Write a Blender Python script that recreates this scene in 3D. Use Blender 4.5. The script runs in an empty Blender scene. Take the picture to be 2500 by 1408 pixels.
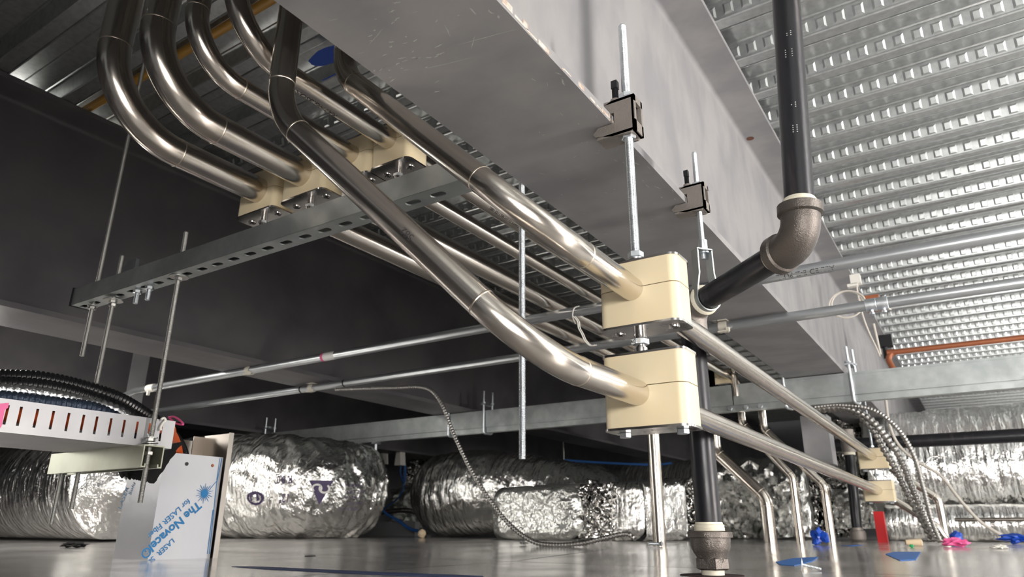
import bpy, bmesh, math, random
from mathutils import Vector as V, Matrix, noise
random.seed(7)
PI = math.pi
S = bpy.context.scene
COL = S.collection
# ------------------------------------------------------------------ camera
F, CX, CY, H = 1690., 1250., 704., .07
Yc = V((2420-CX, -(1294-CY), -F)).normalized()
Xc = -V((-1500-CX, -(1280-CY), -F)).normalized()
Xc = (Xc - Yc*Xc.dot(Yc)).normalized()
Zc = Xc.cross(Yc)
C0 = V((0, 0, H))
def at(u, v, x=None, y=None, z=None):
    d = V((u-CX, -(v-CY), -F))
    d = V((d.dot(Xc), d.dot(Yc), d.dot(Zc)))
    t = x/d.x if x is not None else (y/d.y if y is not None else (z-H)/d.z)
    return C0 + d*t
cam = bpy.data.cameras.new('camera'); co = bpy.data.objects.new('camera', cam); COL.objects.link(co)
R = Matrix((Xc, Yc, Zc)).to_4x4()
co.matrix_world = Matrix.Translation(C0) @ R
cam.sensor_width = 36; cam.lens = F/2500*36; cam.clip_start = .01
cam.dof.use_dof = True; cam.dof.focus_distance = 1.05; cam.dof.aperture_fstop = 9
S.camera = co
def zf(y): return .02*min(1, max(0, (y-1.4)/.6))

# ------------------------------------------------------------------ materials
def mat(name, base=(.5,.5,.5), metal=0., rough=.5, bump=None, mottle=None, rvar=None, trans=0, emit=None, coords='Object', aniso=0):
    m = bpy.data.materials.new(name); m.use_nodes = True
    nt = m.node_tree; N = nt.nodes; L = nt.links
    b = N['Principled BSDF']
    b.inputs['Base Color'].default_value = (*base, 1); b.inputs['Metallic'].default_value = metal
    b.inputs['Roughness'].default_value = rough
    if trans: b.inputs['Transmission Weight'].default_value = trans
    tc = N.new('ShaderNodeTexCoord')
    def tex(scale, stretch, detail=4, kind='noise'):
        mp = N.new('ShaderNodeMapping'); L.new(tc.outputs[coords], mp.inputs[0]); mp.inputs['Scale'].default_value = stretch
        if kind == 'noise':
            t = N.new('ShaderNodeTexNoise'); t.inputs['Detail'].default_value = detail
        else:
            t = N.new('ShaderNodeTexVoronoi')
            if kind == 'edge': t.feature = 'DISTANCE_TO_EDGE'
        t.inputs['Scale'].default_value = scale; L.new(mp.outputs[0], t.inputs[0])
        return t.outputs[0]
    if mottle:                       # (scale, stretch, colour2, low, high)
        o = tex(mottle[0], mottle[1], 6, mottle[5] if len(mottle) > 5 else 'noise')
        r = N.new('ShaderNodeMapRange'); r.inputs[1].default_value = mottle[3]; r.inputs[2].default_value = mottle[4]
        L.new(o, r.inputs[0])
        x = N.new('ShaderNodeMix'); x.data_type = 'RGBA'
        x.inputs[6].default_value = (*base, 1); x.inputs[7].default_value = (*mottle[2], 1)
        L.new(r.outputs[0], x.inputs[0]); L.new(x.outputs[2], b.inputs['Base Color'])
    if rvar:                         # (scale, stretch, rough2)
        o = tex(rvar[0], rvar[1]); r = N.new('ShaderNodeMapRange')
        r.inputs[1].default_value = .35; r.inputs[2].default_value = .65; r.inputs[3].default_value = rough; r.inputs[4].default_value = rvar[2]
        L.new(o, r.inputs[0]); L.new(r.outputs[0], b.inputs['Roughness'])
    prev = None
    for bp in (bump or []):          # list of (scale, stretch, strength, distance, kind)
        o = tex(bp[0], bp[1], 5, bp[4] if len(bp) > 4 else 'noise')
        n = N.new('ShaderNodeBump'); n.inputs['Strength'].default_value = bp[2]; n.inputs['Distance'].default_value = bp[3]
        L.new(o, n.inputs['Height'])
        if prev: L.new(prev, n.inputs['Normal'])
        prev = n.outputs[0]
    if prev: L.new(prev, b.inputs['Normal'])
    return m
U1 = (1,1,1)
M = {}
M['tube'] = mat('brushed_stainless', (.70,.65,.59), 1, .21, mottle=(5, U1, (.64,.59,.53), .4, .7))
M['weld'] = mat('weld_bead', (.70,.62,.52), 1, .35)
M['zinc'] = mat('zinc_plated_steel', (.72,.76,.80), 1, .28, rvar=(60, U1, .45))
M['dull'] = mat('dull_zinc_rod', (.52,.52,.50), 1, .38, rvar=(60, U1, .5))
M['galv'] = mat('galvanised_channel', (.50,.53,.53), .85, .38, mottle=(18, (1,1,1), (.38,.41,.41), .35, .65), rvar=(9, U1, .55))
M['galv2'] = mat('galvanised_tray', (.47,.47,.48), .6, .5, mottle=(12, (1,1,1), (.41,.41,.43), .35, .65))
M['greengalv'] = mat('green_gold_channel', (.50,.52,.43), .85, .35, mottle=(10, (1,1,1), (.38,.38,.30), .4, .7))
M['emt'] = mat('conduit_steel', (.60,.63,.65), .9, .33, mottle=(30, (.15,1,1), (.44,.47,.49), .4, .7), bump=[(60,(.2,1,1),.1,.002)])
M['deck'] = mat('galvanised_deck', (.60,.62,.62), .88, .33, mottle=(60, (1,1,1), (.50,.52,.525), .4, .65), bump=[(5, (.3,1,1), .03, .01)])
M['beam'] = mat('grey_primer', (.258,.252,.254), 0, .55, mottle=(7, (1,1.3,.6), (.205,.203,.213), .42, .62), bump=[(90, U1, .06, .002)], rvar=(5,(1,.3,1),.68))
M['beam_shade'] = mat('shaded_primer', (.125,.12,.125), 0, .45, mottle=(4, (1,1,1), (.09,.085,.095), .4, .65), rvar=(5,(1,.3,1),.62))  # the beams' grey primer darkened, left bay shade put into the colour
M['mark'] = mat('scuffed_primer', (.42,.42,.41), 0, .7)
M['chip'] = mat('chipped_edge_paint', (.36,.27,.21), 0, .7, mottle=(90, U1, (.50,.47,.44), .4, .6))
M['cast'] = mat('cast_iron', (.26,.235,.215), .55, .5, bump=[(420, U1, .7, .0012)], rvar=(14,U1,.6))
M['castp'] = mat('cast_elbow', (.125,.11,.10), .7, .40, bump=[(500, U1, .75, .001)])
M['black'] = mat('black_lacquered_pipe', (.016,.016,.02), .3, .30, rvar=(30, (1,1,.25), .5), mottle=(45, (1,1,.12), (.06,.05,.05), .6, .75), bump=[(50,(1,1,.2),.12,.002)])
M['boxblk'] = mat('black_oxide', (.02,.02,.022), .4, .4)
M['tape'] = mat('thread_tape', (.72,.68,.56), 0, .6, bump=[(120,(1,1,4),.3,.001)])
M['cream'] = mat('cream_polypropylene', (.72,.62,.43), 0, .42, mottle=(16, U1, (.75,.63,.42), .4, .65), bump=[(260,U1,.05,.001)])
M['polish'] = mat('polished_plate', (.62,.60,.58), 1, .16, rvar=(50,U1,.28))
M['foil'] = mat('duct_foil', (.92,.92,.90), 1, .18, bump=[(16, (3.2,.5,.5), .55, .03), (9, (1.5,1,1), .4, .05), (60, (1.6,.8,.8), .35, .008)])
M['crumple'] = mat('crumpled_foil', (.85,.84,.82), 1, .12, bump=[(38, U1, .9, .02, 'vor'), (15, U1, .8, .05, 'vor')])
M['matfoil'] = mat('foil_faced_wrap', (.85,.86,.83), .85, .28, bump=[(26, U1, .5, .02), (70, U1, .4, .006, 'vor')])
M['corr'] = mat('black_nylon', (.006,.006,.007), 0, .32)
M['foilc'] = mat('foil_hose', (.75,.77,.8), 1, .25, bump=[(150, U1, .6, .004)])
M['bluefoil'] = mat('dark_blue_wrap', (.035,.05,.08), .5, .4, bump=[(150, U1, .7, .004)])
M['orange'] = mat('orange_duct', (.85,.14,.03), 0, .45)
M['mc'] = mat('armoured_cable_steel', (.40,.39,.375), 1, .36)
M['copper'] = mat('copper_paint', (.36,.12,.055), .35, .45)
M['cloth'] = mat('black_fabric', (.008,.008,.009), 0, .95, bump=[(200,U1,.5,.002)])
M['film'] = mat('film_covered_sheet', (.56,.57,.60), .25, .30, mottle=(6, (1,1,.5), (.50,.51,.55), .4, .7), bump=[(14,U1,.08,.01)])
M['sheet'] = mat('bare_sheet_metal', (.33,.30,.27), .95, .28, bump=[(10,U1,.06,.01)])
M['ink'] = mat('blue_ink', (.01,.19,.47), 0, .5)
M['dark'] = mat('dark_ink', (.03,.028,.03), 0, .6)
M['purple'] = mat('purple_ink', (.05,.03,.10), 0, .5)
M['white'] = mat('white_plastic', (.75,.73,.68), 0, .45)
M['whitecable'] = mat('white_cable_jacket', (.62,.58,.52), 0, .5)
M['sticker'] = mat('sticker_paper', (.80,.80,.78), 0, .4)
M['clip'] = mat('beige_spring_clip', (.62,.59,.51), .1, .5)
M['pink'] = mat('pink_ribbon', (.80,.13,.34), 0, .5)
M['blueplastic'] = mat('blue_plastic', (.01,.07,.45), 0, .35)
M['bluetape'] = mat('blue_tape', (.035,.15,.46), 0, .5)
M['navy'] = mat('navy_strip', (.05,.07,.16), 0, .5)
M['red'] = mat('red_bar', (.62,.015,.02), 0, .4)
M['yellow'] = mat('amber_conduit', (.50,.27,.05), 0, .45)
M['wood'] = mat('pale_plastic_anchor', (.65,.52,.35), 0, .6)
M['wall'] = mat('grey_wall', (.16,.16,.165), 0, .8, mottle=(1.2,U1,(.12,.12,.125),.4,.6))
M['floor'] = mat('polished_floor_sheet', (.80,.775,.76), .64, .12, mottle=(3, (1,1,1), (.68,.66,.645), .35, .7), rvar=(5, (1,1,1), .20), bump=[(1.5, U1, .035, .03), (120,U1,.04,.0006)])
M['rust'] = mat('rust_stain', (.13,.05,.03), 0, .8)
M['green'] = mat('green_plastic', (.03,.42,.15), 0, .5)
M['hole'] = mat('dark_hole', (.02,.004,.006), 0, .8)

# ------------------------------------------------------------------ object helpers
ORG = {}
def tag(o, label=None, cat=None, group=None, kind=None):
    if label: o['label'] = label
    if cat: o['category'] = cat
    if group: o['group'] = group
    if kind: o['kind'] = kind
    return o
def thing(name, label, cat, loc=(0,0,0), group=None):
    o = bpy.data.objects.new(name, None); COL.objects.link(o); o.location = loc; o.empty_display_size = .02
    ORG[o.name] = V(loc)
    return tag(o, label, cat, group)
class MB:
    def __init__(s): s.v = []; s.f = []
    def add(s, vs, fs):
        n = len(s.v); s.v += [V(p) for p in vs]; s.f += [tuple(i+n for i in q) for q in fs]; return s
    def box(s, x0, x1, y0, y1, z0, z1, mtx=None):
        vs = [V((x,y,z)) for z in (z0,z1) for y in (y0,y1) for x in (x0,x1)]
        if mtx: vs = [mtx @ p for p in vs]
        return s.add(vs, [(0,2,3,1),(4,5,7,6),(0,1,5,4),(2,6,7,3),(0,4,6,2),(1,3,7,5)])
    def tube(s, path, r, n=24, cap=True, prof=None):
        path = [V(p) for p in path]; m = len(path)
        tan = [(path[min(i+1,m-1)]-path[max(i-1,0)]).normalized() for i in range(m)]
        a = V((0,0,1)) if abs(tan[0].z) < .9 else V((1,0,0))
        nx = (a - tan[0]*a.dot(tan[0])).normalized(); rings = []
        for i in range(m):
            nx = (nx - tan[i]*nx.dot(tan[i])).normalized(); ny = tan[i].cross(nx)
            ri = r(i) if callable(r) else r
            ring = []
            for k in range(n):
                t = 2*PI*k/n
                rr = ri*(prof(t, i) if prof else 1)
                ring.append(path[i] + nx*(math.cos(t)*rr) + ny*(math.sin(t)*rr))
            rings.append(ring)
        vs = [p for q in rings for p in q]; fs = []
        for i in range(m-1):
            for k in range(n):
                fs.append((i*n+k, i*n+(k+1)%n, (i+1)*n+(k+1)%n, (i+1)*n+k))
        if cap: fs.append(tuple(range(n-1,-1,-1))); fs.append(tuple((m-1)*n+k for k in range(n)))
        return s.add(vs, fs)
    def prism(s, out, a0, a1, ax='z', o=V((0,0,0))):
        """outline in the two other axes, extruded along ax"""
        def q(p, a):
            return V({'z': (p[0],p[1],a), 'y': (p[0],a,p[1]), 'x': (a,p[0],p[1])}[ax]) + V(o)
        n = len(out); vs = [q(p,a0) for p in out] + [q(p,a1) for p in out]
        fs = [tuple(range(n))[::-1], tuple(range(n,2*n))] + [(i,(i+1)%n,n+(i+1)%n,n+i) for i in range(n)]
        return s.add(vs, fs)
    def lathe(s, prof, c, ax=V((0,0,1)), n=24):
        """prof = [(distance along ax, radius)]"""
        ax = V(ax).normalized(); c = V(c)
        a = V((1,0,0)) if abs(ax.x) < .9 else V((0,1,0))
        u = (a-ax*a.dot(ax)).normalized(); w = ax.cross(u)
        vs = [c+ax*h+(u*math.cos(2*PI*k/n)+w*math.sin(2*PI*k/n))*r for h,r in prof for k in range(n)]
        m = len(prof)
        fs = [(i*n+k, i*n+(k+1)%n, (i+1)*n+(k+1)%n, (i+1)*n+k) for i in range(m-1) for k in range(n)]
        fs += [tuple(range(n-1,-1,-1)), tuple((m-1)*n+k for k in range(n))]
        return s.add(vs, fs)
    def rod(s, a, b, r, pitch=.0021, n=12, threads=True):
        a, b = V(a), V(b); d = b-a; L = d.length
        if not threads: return s.lathe([(0,r),(L,r)], a, d, n)
        k = int(L/pitch); pr = [(0,r*.86)]
        for i in range(k): pr += [(pitch*(i+.25), r), (pitch*(i+.5), r), (pitch*(i+.85), r*.84)]
        return s.lathe(pr+[(L,r*.84)], a, d, n)
    def nut(s, c, r, h, ax=(0,0,1), rot=0):
        ax = V(ax).normalized(); a = V((1,0,0)) if abs(ax.x) < .9 else V((0,1,0))
        u = (a-ax*a.dot(ax)).normalized(); w = ax.cross(u); c = V(c); vs = []
        for hh, rr in ((0,.88),(.12,1),(.88,1),(1,.88)):
            vs += [c+ax*(h*hh)+(u*math.cos(PI/3*k+rot)+w*math.sin(PI/3*k+rot))*r*rr for k in range(6)]
        fs = [(i*6+k, i*6+(k+1)%6, (i+1)*6+(k+1)%6, (i+1)*6+k) for i in range(3) for k in range(6)]
        return s.add(vs, fs+[(5,4,3,2,1,0), tuple(range(18,24))])
    def build(s, name, m, parent=None, smooth=True, ang=35, **kw):
        me = bpy.data.meshes.new(name)
        if parent is not None: org = ORG[parent.name]
        else:
            lo = [min(p[i] for p in s.v) for i in range(3)]; hi = [max(p[i] for p in s.v) for i in range(3)]
            org = V(((lo[0]+hi[0])/2, (lo[1]+hi[1])/2, lo[2]))
        me.from_pydata([p-org for p in s.v], [], s.f); me.update()
        bm = bmesh.new(); bm.from_mesh(me); bmesh.ops.recalc_face_normals(bm, faces=bm.faces); bm.to_mesh(me); bm.free()
        me.materials.append(M[m])
        if smooth:
            me.polygons.foreach_set('use_smooth', [True]*len(me.polygons))
            me.set_sharp_from_angle(angle=math.radians(ang))
        o = bpy.data.objects.new(name, me); COL.objects.link(o)
        if parent is not None: o.parent = parent
        else: o.location = org
        ORG[o.name] = V(org)
        return tag(o, **kw) if kw else o
def part(o_src, parent, name=None):
    c = o_src.copy(); COL.objects.link(c); c.parent = parent; return c
def rrect(x0, x1, y0, y1, r, n=6):
    o = []
    for cx, cy, a in ((x1-r,y1-r,0),(x0+r,y1-r,90),(x0+r,y0+r,180),(x1-r,y0+r,270)):
        for k in range(n+1):
            t = math.radians(a+90*k/n); o.append((cx+r*math.cos(t), cy+r*math.sin(t)))
    return o
def fillet(pts, rads, step=.12):
    """polyline with rounded corners; rads for the inner points; returns path and bend tangent points"""
    pts = [V(p) for p in pts]; out = [pts[0]]; welds = []
    for i in range(1, len(pts)-1):
        a, b, c = pts[i-1], pts[i], pts[i+1]
        d0 = (a-b).normalized(); d1 = (c-b).normalized(); th = PI-d0.angle(d1)
        r = rads[i-1] if isinstance(rads, (list,tuple)) else rads
        if th < .02 or r <= 0: out.append(b); continue
        t = r*math.tan(th/2); t = min(t, (a-b).length*.98, (c-b).length*.98); r = t/math.tan(th/2)
        p0 = b+d0*t; p1 = b+d1*t; ctr = b+(d0+d1).normalized()*(r/math.cos(th/2))
        n = max(3, int(th/step)); e0 = p0-ctr; ax = e0.cross(p1-ctr).normalized()
        for k in range(n+1): out.append(ctr + Matrix.Rotation(th*k/n, 3, ax) @ e0)
        welds += [(p0, -d0), (p1, d1)]
    out.append(pts[-1]); return out, welds
def spline(pts, n=12):
    pts = [V(p) for p in pts]; P = [pts[0]*2-pts[1]]+pts+[pts[-1]*2-pts[-2]]; o = []
    for i in range(1, len(P)-2):
        for k in range(n):
            t = k/n; a,b,c,d = P[i-1:i+3]
            o.append(.5*((2*b)+(c-a)*t+(2*a-5*b+4*c-d)*t*t+(3*b-a-3*c+d)*t**3))
    return o+[pts[-1]]
def resample(path, d):
    o = [path[0]]; acc = 0
    for a, b in zip(path, path[1:]):
        L = (b-a).length; t = d-acc
        while t <= L: o.append(a+(b-a)*(t/L)); t += d
        acc = (acc+L) % d
    return o
def text_geo(s, size, bold=0):
    c = bpy.data.curves.new('lettering', 'FONT'); c.body = s; c.size = size; c.resolution_u = 3; c.offset = bold
    c.align_x = 'CENTER'; c.align_y = 'CENTER'
    o = bpy.data.objects.new('lettering', c); COL.objects.link(o)
    dg = bpy.context.evaluated_depsgraph_get(); me = bpy.data.meshes.new_from_object(o.evaluated_get(dg))
    vs = [v.co.copy() for v in me.vertices]; fs = [tuple(p.vertices) for p in me.polygons]
    bpy.data.objects.remove(o); bpy.data.meshes.remove(me); bpy.data.curves.remove(c)
    return vs, fs
def flat_text(s, size, c, right, up, name, m, parent, bold=0, lift=.0004, mb=None):
    right, up = V(right).normalized(), V(up).normalized(); nr = right.cross(up); vs, fs = text_geo(s, size, bold)
    b = mb or MB(); b.add([V(c)+right*p.x+up*p.y+nr*lift for p in vs], fs)
    return b if mb else b.build(name, m, parent, smooth=False)
def tube_text(s, size, c, axis, face, r, name, m, parent, bold=0):
    """lettering wrapped round a tube: c on the axis, axis = reading direction, face = radial direction of the middle"""
    axis = V(axis).normalized(); face = V(face); face = (face-axis*face.dot(axis)).normalized(); up = face.cross(axis)
    vs, fs = text_geo(s, size, bold); rr = r+.0003
    return MB().add([V(c)+axis*p.x+face*(rr*math.cos(p.y/rr))+up*(rr*math.sin(p.y/rr)) for p in vs], fs).build(name, m, parent, smooth=False)

# ================================================================== SETTING
# floor of polished sheets
b = MB(); xs = [-9+.5*i for i in range(34)]; ys = [-3, -1, .2, .6, 1, 1.4, 1.5, 1.6, 1.7, 1.8, 1.9, 2, 2.5, 3, 4, 5, 6, 7, 8, 9.5]
b.add([V((x,y,zf(y))) for y in ys for x in xs], [(j*34+i, j*34+i+1, (j+1)*34+i+1, (j+1)*34+i) for j in range(len(ys)-1) for i in range(33)])
floor = b.build('floor', 'floor', kind='structure')
# seams between the floor sheets
b = MB()
for p, q in (((-3,1.44),(.9,1.36)), ((-.9,.3),(-.93,3.0)), ((.35,.3),(.35,6)), ((-2.4,.3),(-2.4,4))):
    a0 = V((*p, zf(p[1]))); a1 = V((*q, zf(q[1]))); d = (a1-a0).normalized().cross(V((0,0,1)))*.0015
    n = 12; pts = [a0+(a1-a0)*(i/n) for i in range(n+1)]
    for e in pts: e.z = zf(e.y)+.0006
    for i in range(n): b.add([pts[i]-d, pts[i]+d, pts[i+1]+d, pts[i+1]-d], [(0,1,2,3)])
b.build('trim_1', 'dark', kind='structure')
# corrugated roof deck
ZD, PY, Y0 = 1.311, .188, 1.89
b = MB(); x0, x1 = -7.5, 6.0
prof = []
k0, k1 = -18, 38
for k in range(k0, k1):
    y = Y0+k*PY
    prof += [(y-.022, ZD+.046), (y-.0195, ZD+.0425), (y-.016, ZD+.0425), (y-.014, ZD+.044), (y-.004, ZD+.003), (y-.0035, ZD-.001), (y-.001, ZD-.004), (y+.004, ZD-.004), (y+.007, ZD+.001), (y+.038, ZD+.001), (y+.0385, ZD+.005), (y+.041, ZD+.005), (y+.0415, ZD), (y+.046, ZD+.002), (y+.060, ZD+.046), (y+.105, ZD+.046), (y+.107,ZD+.049), (y+.110,ZD+.046)]
n = len(prof)
b.add([V((x,p[0],p[1])) for x in (x0,x1) for p in prof], [(i,i+1,n+i+1,n+i) for i in range(n-1)])
# stamped dimples on the sloping webs
for k in range(-3, 34):
    y = Y0+k*PY; a = V((0,y-.015,ZD+.044)); c = V((0,y-.004,ZD+.003)); d = c-a; nr = V((0,-d.z,d.y)).normalized()
    if nr.y > 0: nr = -nr
    far = y > 4
    for i in range(int((2.6+3.1)/.045)):
        x = -3.1+i*.045 + (k%3)*.008
        if y > 3.2 and (x < -1.3): continue
        e = [(.006,.20,0),(.032,.20,0),(.032,.92,0),(.006,.92,0),(.0115,.34,.0042),(.0265,.34,.0042),(.0265,.82,.0042),(.0115,.82,.0042)]
        b.add([V((x+u,0,0))+a+d*t+nr*(h-.0002) for u,t,h in e], [(4,5,6,7),(0,1,5,4),(1,2,6,5),(2,3,7,6),(3,0,4,7)])
        if y < 4:      # matching dimples on the far slope
            pass
deck = b.build('ceiling', 'deck', smooth=False, kind='structure')
# walls far off
MB().box(-7.6,-7.5,-3.2,9.6,0,1.5).build('wall_left', 'wall', kind='structure', smooth=False)
MB().box(-7.5,8,9.5,9.6,0,1.5).build('wall_back', 'wall', kind='structure', smooth=False)
MB().box(-7.5,-1.2,-3.3,-3.2,0,1.5).build('wall_blocker', 'wall', kind='structure', smooth=False)  # unseen wall added behind the camera to keep light out of the left bay

# steel beams
def ibeam(name, xl, xr, z0, z1, ya, yb, tf, label, m='beam'):
    cx = (xl+xr)/2; w = .0088; r = .014; pr = [(xl,z0),(xr,z0),(xr,z0+tf)]
    for k in range(5): t = PI/2*k/4; pr.append((cx+w+r-r*math.sin(t), z0+tf+r-r*math.cos(t)))
    for k in range(5): t = PI/2*k/4; pr.append((cx+w+r-r*math.cos(t), z1-tf-r+r*math.sin(t)))
    pr += [(xr,z1-tf),(xr,z1),(xl,z1),(xl,z1-tf)]
    for k in range(5): t = PI/2*k/4; pr.append((cx-w-r+r*math.sin(t), z1-tf-r+r*math.cos(t)))
    for k in range(5): t = PI/2*k/4; pr.append((cx-w-r+r*math.cos(t), z0+tf+r-r*math.sin(t)))
    pr += [(xl,z0+tf)]
    t = thing(name, label, 'beam', (cx,ya,z0), 'steel roof beams')
    MB().prism(pr, ya, yb, 'y').build('beam_body', m, t, ang=30)
    return t
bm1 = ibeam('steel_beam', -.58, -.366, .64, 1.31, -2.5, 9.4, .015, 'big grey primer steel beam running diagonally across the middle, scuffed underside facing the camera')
ibeam('steel_beam', -2.38, -2.15, .64, 1.31, -3.1, 9.4, .016, 'shaded steel beam on the left behind the slotted trapeze channel, pale underside strip', 'beam_shade')
ibeam('steel_beam', -4.02, -3.79, .64, 1.31, -3.1, 9.4, .016, 'farthest shaded steel beam at the left, beyond the conduits, with pale vertical plate', 'beam_shade')
# chipped edge and scuffs on the near beam
b = MB()
rnd = random.Random(3)
y = .3
while y < 2.6:
    L = rnd.uniform(.004,.03)
    if rnd.random() < (.8 if y < .85 else 0):
        h = rnd.uniform(.002,.011); zc = .64+rnd.uniform(.001,.004)
        b.box(-.3662,-.3655,y,y+L,zc,min(zc+h,.6545))
    y += L*rnd.uniform(.6,1.3)
b.build('chipped_paint', 'chip', bm1, smooth=False, label='rusty chipped paint along the flange edge')
b = MB()
def scuff(x, y, L, w, a, z=.6396):
    d = V((math.cos(a), math.sin(a), 0)); e = V((-d.y, d.x, 0)); pts = []
    n = 9
    for i in range(n+1):
        t = i/n; wob = (noise.noise(V((x*40+i*.7, y*40, 1)))*.6)*w*2
        c = V((x,y,z))+d*(t-.5)*L+e*wob; ww = w*math.sin(PI*min(.98,max(.02,t)))*rnd.uniform(.4,1)
        pts.append((c-e*ww, c+e*ww))
    for i in range(n): b.add([pts[i][0], pts[i][1], pts[i+1][1], pts[i+1][0]], [(0,1,2,3)])
for _ in range(46):
    u = rnd.gauss(975, 70); v = rnd.gauss(120, 70)
    p = at(u, v, z=.6396)
    if -.575 < p.x < -.372: scuff(p.x, p.y, rnd.uniform(.003,.014), rnd.uniform(.0003,.0016), rnd.uniform(-.4,.5))
for (u0,v0,u1,v1) in ((1030,170,1155,140),(1115,110,1265,70),(900,110,935,70),(1150,120,1160,85),(1085,60,1100,90)):
    p = at(u0,v0,z=.6396); q = at(u1,v1,z=.6396); d = q-p; scuff(*((p+q)/2).xy, d.length, .0006, math.atan2(d.y,d.x))
for _ in range(90):
    u = rnd.uniform(1300,1700); v = rnd.uniform(150,800)
    p = at(u, v, z=.6396)
    if -.57 < p.x < -.37: scuff(p.x, p.y, rnd.uniform(.002,.012), rnd.uniform(.0002,.001), rnd.uniform(0,3))
for _ in range(26):
    x = rnd.uniform(-.40,-.368); y = rnd.choice([rnd.uniform(.83,1.15), rnd.uniform(.3,.7)])
    scuff(x, y, rnd.uniform(.005,.02), rnd.uniform(.0006,.002), rnd.uniform(1,2))
b.build('scuff_marks', 'mark', bm1, smooth=False, label='pale scratches and scuffs')
p = at(1832, 338, z=1.294); MB().lathe([(0,.012),(.0006,.010)], (p.x,p.y,1.2935), (0,0,1), 14).build('rust_spot', 'rust', bm1)
# pale hanging plate seen beyond
p = at(340, 905, x=-3.78)
MB().box(p.x,p.x+.01,p.y-.05,p.y+.04,.64,1.295).build('stiffener_plate', 'galv2', bpy.data.objects['steel_beam.002'], label='pale vertical plate')

# amber conduit along a flute, blue paint smear
b = MB(); b.rod((-5,.85,1.334),(-.6,.85,1.334),.013,threads=False,n=16)
b.build('amber_conduit', 'yellow', label='amber-brown conduit tucked in a flute of the deck at upper left', cat='conduit')
b = MB(); rnd = random.Random(5)
for i in range(1):
    pts = []
    c = at(805,135,z=ZD-.0012)
    for k in range(40):
        t = 2*PI*k/40; r = 1+.12*noise.noise(V((math.cos(t)*3,math.sin(t)*3,2)))
        pts.append(V((c.x+.075*r*math.cos(t), c.y+.030*r*math.sin(t), ZD-.0012)))
    b.add(pts, [tuple(range(40))])
c = at(815,186,z=ZD-.0012)
b.add([V((c.x-.05,c.y-.006,ZD-.0012)),V((c.x+.06,c.y-.008,ZD-.0012)),V((c.x+.05,c.y+.010,ZD-.0012)),V((c.x-.02,c.y+.008,ZD-.0012))],[(0,1,2,3)])
b.build('paint_smear', 'blueplastic', deck, smooth=False, label='blue spray paint smear')

# ================================================================== STAINLESS TUBES
def tube_thing(label, pts, rads, D, welds=True, group='stainless tubes', skip=(), cat='pipe', texts=()):
    path, w = fillet(pts, rads)
    t = thing('stainless_tube', label, cat, pts[0], group)
    body = MB().tube(path, D/2, 40, cap=True).build('tube_body', 'tube', t)
    if welds:
        for i, (p, d) in enumerate(w):
            if i in skip: continue
            MB().lathe([(-.0012,D/2),(-.0006,D/2+.0004),(.0006,D/2+.0004),(.0012,D/2)], p, d, 40).build('weld_bead', 'weld', t)
    for (s, size, c, ax, face, m) in texts: tube_text(s, size, c, ax, face, D/2, 'printed_marking', m, body)
    return t
D1 = .0325
LX, LZ, UZ = -.344, .233, .371
toC = C0
def face_to(p, q=None): return (C0-V(p))
# lower offset tube of the near stack
yc = .572
cL = V((LX, yc, LZ-.002)); eL = at(720,315,y=yc); top = at(704,90,y=yc)
kx = top.x; kz = eL.z + (eL.x-kx)*(eL.z-cL.z)/abs(eL.x-cL.x)
def pix(p):
    w = V(p)-C0; a, b_, c_ = w.dot(V((Xc.x,Yc.x,Zc.x))), w.dot(V((Xc.y,Yc.y,Zc.y))), w.dot(V((Xc.z,Yc.z,Zc.z)))
    w = V(p)-C0; v = Xc*w.x+Yc*w.y+Zc*w.z
    return CX+F*v.x/-v.z, CY-F*v.y/-v.z
cL2 = at(*pix((kx,yc,kz)), y=.468)
pm = cL + (cL2-cL)*.42
tL = tube_thing('lower stainless tube of the near clamp pair, bending sideways up past the big beam',
    [(LX,3.30,.215),(LX,.86,LZ),cL,cL2,(cL2.x-.004,cL2.y,1.40)], [0,.105,.11], D1, texts=[('582',.012,pm,cL2-cL,C0-pm,'dark')])
tL['group'] = 'tubes of the near clamp pair'
cU = V((LX, yc, UZ)); aU = at(1165,430,y=yc); bU = at(880,215,y=yc); sl = (bU.z-aU.z)/(bU.x-aU.x)
cU.z = UZ+.004; kxu = -.668; cU2 = V((kxu, yc, aU.z+sl*(kxu-aU.x)))
pt = V((LX,.745,UZ+.001))
tU = tube_thing('upper stainless tube of the near clamp pair, rising sideways behind the big beam edge',
    [(LX,3.30,.346),(LX,.86,UZ),cU,cU2,(kxu,yc,1.40)], [0,.105,.09], D1,
    texts=[('UNITED LASER WELDED T',.0088,pt+V((0,.0,0)),(0,1,0),V((.55,-.75,.62)),'dark'),
           ('SA249/A249 S6/S1/N10-S2 10S C1/3 TUBE 249 304L 1.25 A270 UWELD  S-106W/25/06/16',.0072,V((LX,1.22,.366)),(0,1,0),V((.8,-.45,.5)),'dark')])
tU['group'] = 'tubes of the near clamp pair'
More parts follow.
